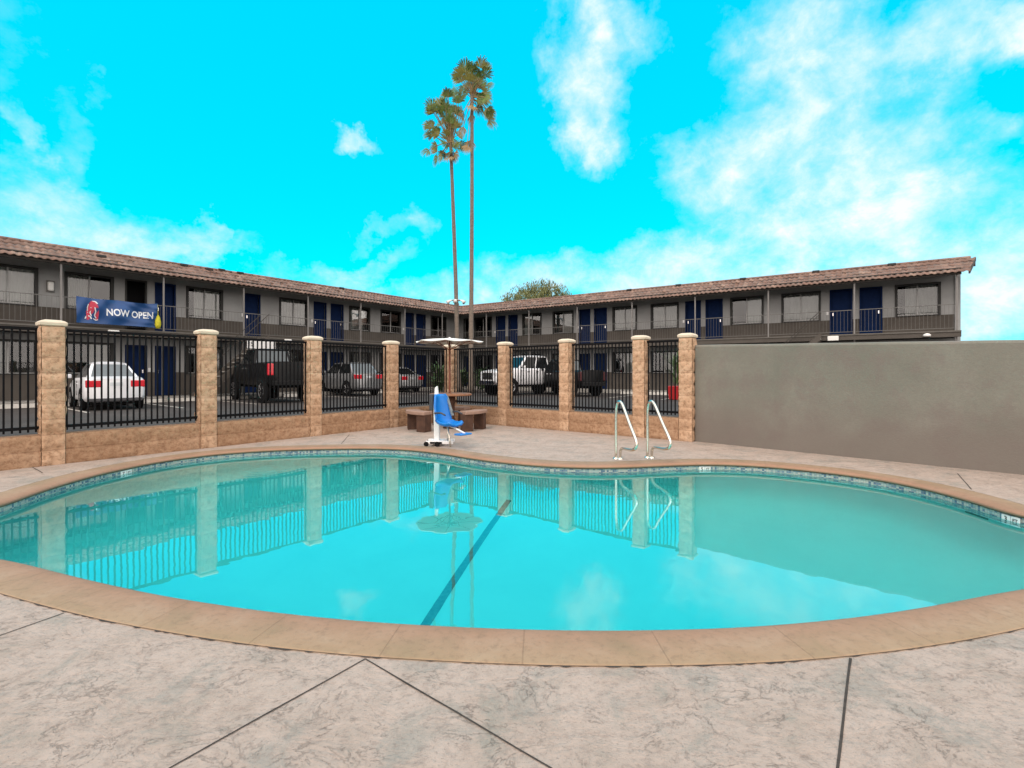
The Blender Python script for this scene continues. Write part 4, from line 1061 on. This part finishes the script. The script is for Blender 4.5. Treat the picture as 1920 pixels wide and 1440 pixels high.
# silver crossover
h = Vector((-0.76, 0.65, 0)); side = Vector((h.y, -h.x, 0)); c = gp(651, 742) + h * (2.3 / 2) + side * (1.55 / 2 - .05)
vehicle('crossover', 'silver grey crossover parked between the third and fourth pillar', 'car', (c.x, c.y, 0), hd(h), M['p_silver'], 3.8, 1.58, 1.62, 2.35, .34, .28, 1.05,
        [(-1.9, 1.06), (-1.55, 1.10), (.7, 1.07), (1.3, .98), (1.9, .78)], (-1.60, -1.15, .25, .95, .72, .58), group=VG, rearwin='glass_pale')
c = Vector((-6.9, 29.0, 0)); h = Vector((-0.72, 0.69, 0))
vehicle('sedan', 'pale silver sedan mostly hidden behind the fourth pillar, right of the crossover', 'car', (c.x, c.y, 0), hd(h), M['p_grey'], 3.7, 1.5, 1.42, 2.25, .30, .24, .92,
        [(-1.85, .93), (-1.5, 1.0), (-1.2, 1.0), (.7, .96), (1.3, .86), (1.85, .66)], (-1.50, -.75, .20, .95, .66, .44), group=VG)
# white pickup, nose out to the left
h = Vector((-0.81, -0.586, 0)); c = Vector((-1.19, 24.0, 0)) - h * 2.35
vehicle('pickup_truck', 'white crew cab pickup with its nose to the left, right of the umbrella', 'pickup truck', (c.x, c.y, 0), hd(h), M['p_white'], 4.7, 1.66, 1.98, 3.1, .40, .50, 1.30,
        [(-2.4, 1.34), (-.4, 1.34), (.9, 1.34), (1.6, 1.28), (2.4, 1.16)], (-.95, -.85, .45, 1.0, .76, .64), truck=True, group=VG)
# black pickup on the right
h = Vector((-0.50, 0.87, 0)); c = Vector((3.72, 22.9, 0)) + h * 2.1
vehicle('pickup_truck', 'black pickup behind the fence left of the red planter, tailgate towards the pool', 'pickup truck', (c.x, c.y, 0), hd(h), M['p_black'], 4.4, 1.55, 1.78, 2.9, .38, .46, 1.18,
        [(-2.2, 1.22), (-.2, 1.22), (.9, 1.2), (1.6, 1.14), (2.2, 1.04)], (-.50, -.38, .45, 1.0, .70, .58), truck=True, group=VG, rearwin='glass_pale', tail='d')
# wheel stops
stp = None
ws = [aL(px, DLe - .75) for px in (18, 128, 276, 345, 430, 560, 700)]
wl = ['at the far left edge', 'left of the white sedan', 'right of the white sedan', 'before the blue bin', 'under the nose of the black pickup on the left', 'left of the crossover', 'before the pale silver sedan']
for i, a in enumerate(ws):
    q = nL * (DLe - .75) + dL * a; root = empty('wheel_stop', (q.x, q.y, 0), angL, 'pale concrete wheel stop ' + wl[i], 'wheel stop', 'wheel stops along the left wing')
    mb = MB(); mb.add([(-.75, -.08, -.012), (.75, -.08, -.012), (.75, .08, -.012), (-.75, .08, -.012), (-.72, -.045, .12), (.72, -.045, .12), (.72, .045, .12), (-.72, .045, .12)],
        [(0, 3, 2, 1), (4, 5, 6, 7), (0, 1, 5, 4), (1, 2, 6, 5), (2, 3, 7, 6), (3, 0, 4, 7)]); mb.build('kerb_block', M['wheelstop'], root, bevel=.01)
for px in (1190, 1228):
    a = aR(px, DRe - .75); q = nR * (DRe - .75) + dR * a
    root = empty('wheel_stop', (q.x, q.y, 0), math.atan2(dR.y, dR.x), 'pale concrete wheel stop ' + ('behind the eighth pillar' if px < 1200 else 'left of the red planter'), 'wheel stop', 'wheel stops along the right wing')
    mb = MB(); mb.add([(-.75, -.08, -.012), (.75, -.08, -.012), (.75, .08, -.012), (-.75, .08, -.012), (-.72, -.045, .12), (.72, -.045, .12), (.72, .045, .12), (-.72, .045, .12)],
        [(0, 3, 2, 1), (4, 5, 6, 7), (0, 1, 5, 4), (1, 2, 6, 5), (2, 3, 7, 6), (3, 0, 4, 7)]); mb.build('kerb_block', M['wheelstop'], root, bevel=.01)
# painted bay lines
mb = MB()
for i in range(-2, 12):
    a = 1.3 + i * 2.35; p = nL * (DLe - 1.0) + dL * a; q = p - nL * 3.8; w = dL * .045
    mb.add([tuple(v + Vector((0, 0, -.008))) for v in (p - w, p + w, q + w, q - w)], [(0, 1, 2, 3)])
for i in range(0, 9):
    a = 3.0 - i * 2.35; p = nR * (DRe - 1.0) + dR * a; q = p - nR * 3.8; w = dR * .045
    mb.add([tuple(v + Vector((0, 0, -.008))) for v in (p - w, p + w, q + w, q - w)], [(0, 1, 2, 3)])
mb.f = [tuple(reversed(f)) for f in mb.f]
o = mb.build('parking_bay_lines', M['wheelstop']); tag(o, kind='structure')

# ------------------------------------------------------------------ lot objects
p = gp(360, 737); root = empty('recycling_bin', (p.x, p.y, 0), angL, 'light blue plastic bin beside the second pillar, before the ground floor wall', 'bin')
mb = MB(); mb.add([(-.17, -.17, 0), (.17, -.17, 0), (.17, .17, 0), (-.17, .17, 0), (-.22, -.22, .9), (.22, -.22, .9), (.22, .22, .9), (-.22, .22, .9)], [(0, 3, 2, 1), (4, 5, 6, 7), (0, 1, 5, 4), (1, 2, 6, 5), (2, 3, 7, 6), (3, 0, 4, 7)])
mb.build('body', M['bluebin'], root, bevel=.03); mb = MB(); mb.box(-.24, .24, -.24, .24, .902, .96); mb.build('lid', M['white'], root, bevel=.02)
mb = MB(); mb.box(-.10, .10, -.232, -.212, .35, .75); mb.build('sticker', M['white'], root)
# white sign panel hung under the walkway edge behind the black pickup
p = on_left(490, -1.0, 0); root = empty('hanging_sign', (p.x, p.y, 2.13), angL, 'bright white sign panel hung on the staircase above the black pickup on the left', 'sign')
mb = MB(); mb.box(-.60, .60, -.03, .0, .02, .38); mb.build('panel', M['white'], root)
mb = MB(); mb.box(-.63, .63, -.02, .012, .381, .41); mb.box(-.63, .63, -.02, .012, -.01, .019); mb.build('frame', M['trim'], root)
vs, fs = text_mesh('15', .27); q = MB(); q.add([(x * .8 - .46, -.034, z_ + .2) for x, z_, _ in vs], fs); q.build('sign_lettering', M['trim'], root)
# red planter with a spiky plant
p = gp(1267, 749); root = empty('planter', (p.x, p.y, 0), math.atan2(dR.y, dR.x), 'red square planter with a tall green plant behind the short fence bay', 'planter')
mb = MB(); mb.add([(-.22, -.22, 0), (.22, -.22, 0), (.22, .22, 0), (-.22, .22, 0), (-.28, -.28, .56), (.28, -.28, .56), (.28, .28, .56), (-.28, .28, .56)], [(0, 3, 2, 1), (4, 5, 6, 7), (0, 1, 5, 4), (1, 2, 6, 5), (2, 3, 7, 6), (3, 0, 4, 7)])
mb.build('pot', M['red'], root, bevel=.02)
def sword_leaf(mb, base, ang, tilt, L_, w, droop=.3, segs=5):
    b = Vector(base); dh = Vector((math.cos(ang), math.sin(ang), 0)); s_ = Vector((-dh.y, dh.x, 0)); vs = []
    for i in range(segs + 1):
        t = i / segs; p_ = b + dh * (L_ * math.sin(tilt) * t + droop * L_ * t * t * .6) + Vector((0, 0, L_ * math.cos(tilt) * t - droop * L_ * t * t * .55))
        ww = w * (0.35 + 1.3 * t * (1 - t) * 2) * (1 - t ** 3) + .001; vs += [p_ - s_ * ww, p_ + s_ * ww]
    mb.add(vs, [(2 * i, 2 * i + 1, 2 * i + 3, 2 * i + 2) for i in range(segs)])
mb = MB(); rg = random.Random(3)
for i in range(46): sword_leaf(mb, (rg.uniform(-.08, .08), rg.uniform(-.08, .08), .55 + rg.uniform(0, .9)), rg.uniform(0, 6.28), rg.uniform(.08, .75), rg.uniform(.6, 1.15), .035, .35)
mb.build('leaves', M['leaf'], root); mb = MB(); mb.tube([(0, 0, .5), (.02, 0, 1.0), (0, .02, 1.5)], .04, 8); mb.build('stem', M['bark_pale'], root)
# shrubs at the foot of the palms
for (px, Y_, hgt, lab, sd_) in ((822, 26.5, 2.1, 'leafy green shrub behind the fence just left of the umbrella pole', 5), (905, 27.5, 1.8, 'green shrub at the foot of the right palm', 6), (868, 29.0, 1.6, 'green shrub between the two palm trunks', 8)):
    root = empty('shrub', ((px - 960) / F * Y_, Y_, 0), 0, lab, 'shrub', 'shrubs at the foot of the palms'); mb = MB(); rg = random.Random(sd_)
    for i in range(90): sword_leaf(mb, (rg.uniform(-.25, .25), rg.uniform(-.25, .25), rg.uniform(.1, hgt * .6)), rg.uniform(0, 6.28), rg.uniform(.1, 1.1), rg.uniform(.5, .9), .06, .5)
    mb.build('leaves', M['leaf'], root)
    mb = MB()
    for i in range(4): mb.tube([(0, 0, -.01), (rg.uniform(-.15, .15), rg.uniform(-.15, .15), hgt * .6)], .025, 6)
    mb.build('stems', M['bark_pale'], root)

# ------------------------------------------------------------------ palms
def fan_leaf(mb, mp_, origin, tgt, size, rg, spread=72, bend=.07):
    """petiole curved from the trunk top to the blade, then a fan of narrow segments"""
    o_ = Vector(origin); tgt = Vector(tgt); pl = (tgt - o_).length
    midp = o_.lerp(tgt, .55) + Vector((0, 0, bend * pl))
    pts = [(o_ * (1 - t) ** 2 + midp * 2 * t * (1 - t) + tgt * t * t) for t in (0, .25, .5, .75, 1)]
    mp_.tube(pts, [.028, .024, .02, .017, .014], 5)
    ax = ((pts[-1] - pts[-2]).normalized() + Vector((0, 0, .25))).normalized(); size = size * 1.18
    nrm = Vector((rg.uniform(-.6, .6), rg.choice((-1, 1)) * rg.uniform(.55, 1), rg.uniform(-.5, .5))).normalized()
    s2 = ax.cross(nrm).normalized(); up2 = s2.cross(ax).normalized(); nb = 21
    hub = tgt - ax * size * .35
    for i in range(nb):
        th = R(-spread + 2 * spread * i / (nb - 1)) + rg.uniform(-.05, .05)
        dr = ax * math.cos(th) + s2 * math.sin(th); L_ = size * (0.5 + 0.5 * math.cos(th)) * rg.uniform(.84, 1.1)
        wv = dr.cross(up2).normalized() * size * .036
        p1 = hub + dr * L_ * .6 + up2 * .04 * size; p2 = hub + dr * L_ * .88 - Vector((0, 0, L_ * .08)); p3 = hub + dr * L_ - Vector((0, 0, L_ * .26))
        mb.add([hub, p1 - wv, p1 + wv, p2 - wv * .6, p2 + wv * .6, p3], [(0, 1, 2), (1, 3, 4, 2), (3, 5, 4)])
def palm(name_label, base, trunk_px, Y_, r0, r1, leaves, dead, seed):
    rg = random.Random(seed)
    root = empty('palm_tree', base, 0, name_label, 'palm tree', 'tall fan palms behind the fence corner')
    b = Vector(base)
    pts = [Vector(((px - 960) / F * Y_, Y_, EYE + (HOR - py) * Y_ / F)) - b for px, py in trunk_px]
    fine = []
    for i in range(len(pts) - 1):
        for k_ in range(10): fine.append(pts[i].lerp(pts[i + 1], k_ / 10))
    fine.append(pts[-1]); n = len(fine)
    for _ in range(6): fine = [fine[0]] + [(fine[i - 1] + fine[i] * 2 + fine[i + 1]) / 4 for i in range(1, n - 1)] + [fine[-1]]
    rs = [(r0 * (1 + .5 * max(0, 1 - i / 5.0)) + (r1 - r0) * (i / n)) * (1 + .05 * math.sin(i * 2.3)) for i in range(n)]
    mb = MB(); mb.tube(fine, rs, 12); mb.build('trunk', M['bark'], root, smooth=True)
    top = fine[-1]
    mb, mp_ = MB(), MB()
    def rel(px, py, dy): return Vector(((px - 960) / F * Y_, Y_ + dy, EYE + (HOR - py) * Y_ / F)) - b
    leaves = [(px, py + 6, sz) for px, py, sz in leaves]
    extra = [(px + rg.uniform(-11, 11), py + rg.uniform(-8, 16), sz * .85) for px, py, sz in leaves for _ in range(3)]
    for (px, py, sz) in list(leaves) + extra:
        tgt = rel(px, py, rg.uniform(-1.0, 1.0)); stn = top + Vector((0, 0, rg.uniform(-.5, .1)))
        fan_leaf(mb, mp_, stn, tgt, sz, rg)
    mb.mi = [1 if random.Random(i // (21 * 3)).random() < .33 or (i % 3 == 2) else 0 for i in range(len(mb.f))]
    mb.build('crown', [M['palmleaf'], M['palmyellow']], root)
    dm = MB()
    for (px, py, sz) in dead:
        tgt = rel(px, py, rg.uniform(-.5, .5)); stn = top + Vector((0, 0, rg.uniform(-.8, -.2)))
        fan_leaf(dm, dm, stn, tgt, sz, rg, 60, .05)
    if dead: dm.build('dry_fronds', M['palmdry'], root)
    mp_.build('leaf_stalks', M['palmdry'], root)
    return root
Yp = 27.5
palm('left shorter palm leaning slightly left, floodlights on its trunk', ((859 - 960) / F * Yp, Yp, 0), [(859, 735.7), (857, 640), (855, 540), (850, 400), (845, 265)], Yp, .135, .085,
     [(813, 205, .62), (835, 193, .6), (852, 168, .62), (858, 196, .55), (808, 232, .5), (818, 240, .5), (838, 215, .6), (848, 212, .55), (840, 178, .5), (812, 278, .5), (836, 272, .45), (850, 265, .5), (868, 268, .45), (842, 235, .5), (852, 232, .5), (828, 212, .45)],
     [(845, 288, .5), (856, 297, .5), (843, 300, .45), (815, 284, .4)], 11)
Yp = 26.5
palm('right taller palm with a straight slender trunk', ((883 - 960) / F * Yp, Yp, 0), [(883, 737), (883, 640), (884, 540), (885, 380), (885, 172)], Yp, .135, .085,
     [(873, 128, .62), (862, 138, .6), (895, 124, .6), (905, 128, .58), (882, 150, .55), (912, 150, .6), (903, 178, .6), (916, 200, .55), (884, 142, .5), (897, 140, .5), (872, 140, .5), (900, 160, .5), (919, 160, .4)],
     [(882, 212, .5), (866, 238, .45), (880, 262, .45), (876, 282, .4), (918, 208, .45), (886, 205, .45), (866, 222, .4)], 12)
# floodlights strapped round the left palm
Yp = 27.5; c = Vector(((855.5 - 960) / F * Yp, Yp, EYE + (HOR - 563) * Yp / F))
root = empty('floodlight_cluster', tuple(c), 0, 'ring of small floodlights strapped to the left palm trunk at roof height', 'floodlights')
mb = MB(); mb.tube([(.21 * math.cos(a_ * .449), .21 * math.sin(a_ * .449), 0) for a_ in range(15)], .03, 6, caps=False); mb.build('mounting_ring', M['mullion'], root)
for an in (R(200), R(270), R(340), R(90)):
    mb = MB(); q = Vector((math.cos(an), math.sin(an), 0)); mb.tube([q * .22, q * .38 + Vector((0, 0, -.05)), q * .50 + Vector((0, 0, -.16))], [.03, .06, .12], 10); mb.build('lamp_head', M['lampwhite'], root, smooth=True)
# tree behind the roof
Yt = 46.0; root = empty('tree', ((1004 - 960) / F * Yt, Yt, 0), 0, 'olive green feathery tree showing above the roof right of the palms', 'tree')
rg = random.Random(21); mb = MB(); mb.tube([(0, 0, 0), (.1, 0, 3), (0, .1, 6)], [.3, .25, .15], 10)
limbs = []
for i in range(9):
    an = i * .7; q = Vector((math.cos(an) * rg.uniform(1.2, 2.6), math.sin(an) * 1.6, rg.uniform(7, 9))); mb.tube([(0, 0, 4.5), q * .5 + Vector((0, 0, 2.6)), q], [.14, .08, .03], 6); limbs.append(q)
mb.build('trunk', M['bark_pale'], root, smooth=True)
mb = MB()
lobes = [(-2.3, 0, 7.7, 1.0), (-1.2, .3, 8.1, 1.3), (0, 0, 8.35, 1.5), (.9, -.2, 8.8, 1.15), (1.9, .2, 8.4, 1.15), (2.6, 0, 7.9, .9), (.3, .8, 8.3, 1.3), (-.2, -.5, 7.5, 1.8), (1.4, 0, 7.4, 1.5), (-1.7, 0, 7.2, 1.3)]
for (lx, ly, lz, lr) in lobes:
    for i in range(int(1150 * lr)):
        v = Vector((rg.gauss(0, 1), rg.gauss(0, 1), rg.gauss(0, 1))).normalized() * lr * rg.uniform(.35, 1.08)
        p = Vector((lx, ly, lz)) + Vector((v.x, v.y, v.z * .85)); 
        if noise.noise(p * 1.7) < -.18: continue
        s_ = rg.uniform(.04, .10); a_ = Vector((rg.gauss(0, 1), rg.gauss(0, 1), rg.gauss(0, .5))).normalized(); b_ = (Vector((rg.gauss(0, .4), rg.gauss(0, .4), 1))).normalized()
        mb.add([p - a_ * s_ * .5, p + b_ * s_ * 2.2, p + a_ * s_ * .5, p - b_ * s_ * .6], [(0, 1, 2, 3)])
mb.build('crown', M['treeleaf'], root)

# ------------------------------------------------------------------ umbrella table set
UC = Vector(((843 - 960) / F * 10.07, 10.07, 0))
root = empty('patio_umbrella', (UC.x, UC.y, 0), 0, 'flat white patio umbrella on a red brown pole at the fence corner', 'umbrella')
mb = MB(); nb = 8; vs = []; nr = 6; na = nb * 6; RU = 0.69
for j in range(nr + 1):
    for i in range(na):
        t = j / nr; an = 2 * math.pi * i / na; fr_ = (i % 6) / 6; sc_ = 1 - .045 * math.sin(fr_ * math.pi) * t
        z = 1.83 - .062 * t ** 1.4 + .022 * t * math.sin(fr_ * math.pi) * (-1) + .014 * noise.noise(Vector((math.cos(an) * 2, math.sin(an) * 2, t)))
        vs.append((RU * t * sc_ * math.cos(an), RU * t * sc_ * math.sin(an), z))
for i in range(na): v = vs[nr * na + i]; vs.append((v[0] * .995, v[1] * .995, v[2] - .012))
fs = [(j * na + i, j * na + (i + 1) % na, (j + 1) * na + (i + 1) % na, (j + 1) * na + i) for j in range(nr + 1) for i in range(na)]
fs = [tuple(reversed(f)) for f in fs]
mb.add(vs, fs); mb.build('canopy', M['canvas'], root, smooth=False)
mb = MB(); mb.tube([(0, 0, .02), (0, 0, 1.80)], .019, 10); mb.build('pole', M['redbrown'], root, smooth=True)
for i in range(nb):
    an = 2 * math.pi * i / nb; mb = MB(); mb.tube([(0.02 * math.cos(an), .02 * math.sin(an), 1.79), (RU * .94 * math.cos(an), RU * .94 * math.sin(an), 1.745)], .007, 5); mb.build('rib', M['redbrown'], root)
    mb = MB(); mb.tube([(0.02 * math.cos(an), .02 * math.sin(an), 1.60), (RU * .48 * math.cos(an), RU * .48 * math.sin(an), 1.75)], .006, 5); mb.build('strut', M['redbrown'], root)
mb = MB(); mb.lathe([(.001, 1.86), (.02, 1.85), (.03, 1.83), (.02, 1.815)], 10); mb.build('finial', M['canvas'], root)
root = empty('patio_table', (UC.x + .02, UC.y + .02, 0), 0, 'round patio table with an orange brown top around the umbrella pole', 'table')
mb = MB(); mb.lathe([(.021, .665), (.40, .665), (.43, .675), (.43, .70), (.40, .712), (.021, .712), (.021, .665)], 32); mb.build('tabletop', M['wood'], root)
mb = MB(); mb.lathe([(.022, .66), (.10, .66), (.085, .5), (.08, .2), (.14, .06), (.16, 0), (.022, 0)], 16); mb.build('pedestal', M['benchleg'], root, smooth=True)
def curved_bench(c, a0, a1, rin, rout, label):
    root = empty('curved_bench', (c.x, c.y, 0), 0, label, 'bench', 'curved benches round the patio table')
    n = 14; pts_o = [(rout * math.cos(a0 + (a1 - a0) * i / n), rout * math.sin(a0 + (a1 - a0) * i / n)) for i in range(n + 1)]; pts_i = [(rin * math.cos(a0 + (a1 - a0) * i / n), rin * math.sin(a0 + (a1 - a0) * i / n)) for i in range(n, -1, -1)]
    mb = MB(); mb.prism(pts_o + pts_i, .325, .39); mb.build('seat', M['benchtop'], root, bevel=.012)
    for t in (.13, .87):
        am = a0 + (a1 - a0) * t; da = .13; q = [(r_ * math.cos(am + s_), r_ * math.sin(am + s_)) for r_, s_ in ((rin + .03, -da), (rout - .03, -da), (rout - .03, da), (rin + .03, da))]
        mb = MB(); mb.prism(q, 0, .324); mb.build('leg', M['benchleg'], root, bevel=.01)
curved_bench(UC, R(186), R(244), .60, .88, 'curved low bench left of the pool lift')
curved_bench(UC, R(300), R(356), .50, .78, 'curved low bench right of the pool lift')
curved_bench(UC, R(62), R(128), .52, .78, 'curved low bench mostly hidden behind the patio table')

# ------------------------------------------------------------------ pool lift
p = gp(820, 834); p.y = 7.72; p.x = (820 - 960) / F * 7.72
root = empty('pool_lift', (p.x, p.y, 0), 0, 'white and blue accessible pool lift with a blue seat at the far pool edge', 'pool lift')
mb = MB(); mb.add([(-.045, -.05, .05), (.035, -.05, .05), (.035, .05, .05), (-.045, .05, .05), (-.055, -.05, .62), (.045, -.05, .62), (.045, .05, .62), (-.055, .05, .62), (-.035, -.04, .90), (.005, -.04, .93), (.005, .04, .93), (-.035, .04, .90)],
   [(0, 3, 2, 1), (0, 1, 5, 4), (1, 2, 6, 5), (2, 3, 7, 6), (3, 0, 4, 7), (4, 5, 9, 8), (5, 6, 10, 9), (6, 7, 11, 10), (7, 4, 8, 11), (8, 9, 10, 11)])
mb.build('mast', M['white'], root, bevel=.012)
mb = MB(); mb.box(-.16, .26, -.14, -.09, .035, .085); mb.box(-.16, .26, .09, .14, .035, .085); mb.box(-.10, .10, -.14, .14, .035, .08); mb.build('base_frame', M['white'], root, bevel=.008)
mb = MB(); mb.box(-.12, -.055, -.06, .06, .55, .80); mb.build('battery_box', M['greyplastic'], root, bevel=.01)
for (x, y) in ((-.15, -.13), (-.15, .13), (.02, -.16), (.02, .16)):
    mb = MB(); mb.cyl((x, y, .038), (0, 1, 0), .038, .03, 16); mb.build('wheel', M['rubber'], root)
SR = Matrix.Rotation(R(-38), 4, 'Z') @ Matrix.Translation((.03, 0, 0))
n0_ = set(root.children)
mb = MB()  # blue moulded seat shell
sec = [(.0, .80, .10), (.015, .76, .13), (.03, .62, .155), (.055, .50, .16), (.075, .42, .165), (.11, .36, .165), (.20, .33, .165), (.30, .325, .16), (.37, .345, .145), (.40, .33, .13)]
vs = []
for (x, z, w) in sec:
    for (yy, up) in ((-w, .05), (-w * .8, .012), (0, 0), (w * .8, .012), (w, .05)):
        vs.append((x + (up if z > .40 else 0), yy, z + (up if z <= .40 else 0)))
k = 5; fs = [(i * k + j, (i + 1) * k + j, (i + 1) * k + j + 1, i * k + j + 1) for i in range(len(sec) - 1) for j in range(k - 1)]
mb.add(vs, fs); st_ = mb.build('seat', M['blueseat'], root, smooth=True); sm = st_.modifiers.new('thick', 'SOLIDIFY'); sm.thickness = .03; sm.offset = 0
mb = MB(); mb.tube([(.10, -.18, .52), (.24, -.18, .53), (.33, -.18, .50)], .014, 8); mb.build('armrest', M['greyplastic'], root, smooth=True)
mb = MB(); mb.tube([(.10, .18, .52), (.24, .18, .53), (.33, .18, .50)], .014, 8); mb.build('armrest', M['greyplastic'], root, smooth=True)
mb = MB(); mb.tube([(.05, 0, .36), (.34, 0, .30), (.56, 0, .23)], .014, 8); mb.build('leg_rest_arm', M['white'], root, smooth=True)
mb = MB(); mb.box(.45, .60, -.12, .12, .205, .23); mb.build('footrest', M['blueseat'], root, bevel=.01)
mb = MB(); mb.tube([(.20, 0, .32), (.24, 0, .10), (.26, 0, .0)], .012, 8); mb.tube([(.09, .1, .34), (.10, .1, .0)], .010, 8); mb.build('support_leg', M['steel'], root, smooth=True)
mb = MB(); mb.add([(.04, .115, .77), (.04, .15, .76), (.13, .19, .46), (.13, .14, .46)], [(0, 1, 2, 3)]); mb.f = mb.f
pad = mb.build('back_pad', M['stripe'], root); s2_ = pad.modifiers.new('thick', 'SOLIDIFY'); s2_.thickness = .02
for ch in list(root.children):
    if ch not in n0_: ch.matrix_local = SR

# ------------------------------------------------------------------ handrails
def handrail(x0, y0, label):
    root = empty('pool_handrail', (x0, y0, 0), 0, label, 'handrail', 'steel handrails at the pool steps')
    raw = [(0, 0, 0), (0, 0, .35), (.0, -.0, .66), (.012, -.03, .745), (.035, -.07, .765), (.058, -.13, .73), (.10, -.32, .50), (.135, -.47, .345), (.148, -.52, .27), (.130, -.50, .20), (.095, -.40, .175), (.062, -.22, .165), (.050, -.10, .150), (.048, -.04, .11), (.048, -.03, 0)]
    P_ = [Vector(v) for v in raw]; fine = []
    for i in range(len(P_) - 1):
        for t in range(5): fine.append(P_[i].lerp(P_[i + 1], t / 5))
    fine.append(P_[-1])
    for _ in range(5): fine = [fine[0]] + [(fine[i - 1] + fine[i] * 2 + fine[i + 1]) / 4 for i in range(1, len(fine) - 1)] + [fine[-1]]
    mb = MB(); mb.tube(fine, .0185, 12); mb.build('rail', M['steel'], root, smooth=True)
    for q in (P_[0], P_[-1]):
        mb = MB(); mb.lathe([(.02, .022), (.034, .015), (.042, .001)], 16, (q.x, q.y, 0)); mb.build('base_flange', M['steel'], root, smooth=True)
q = gp(1155, 860); handrail(q.x, q.y, 'left one of the two steel pool handrails')
q = gp(1214, 858); handrail(q.x, q.y, 'right one of the two steel pool handrails')
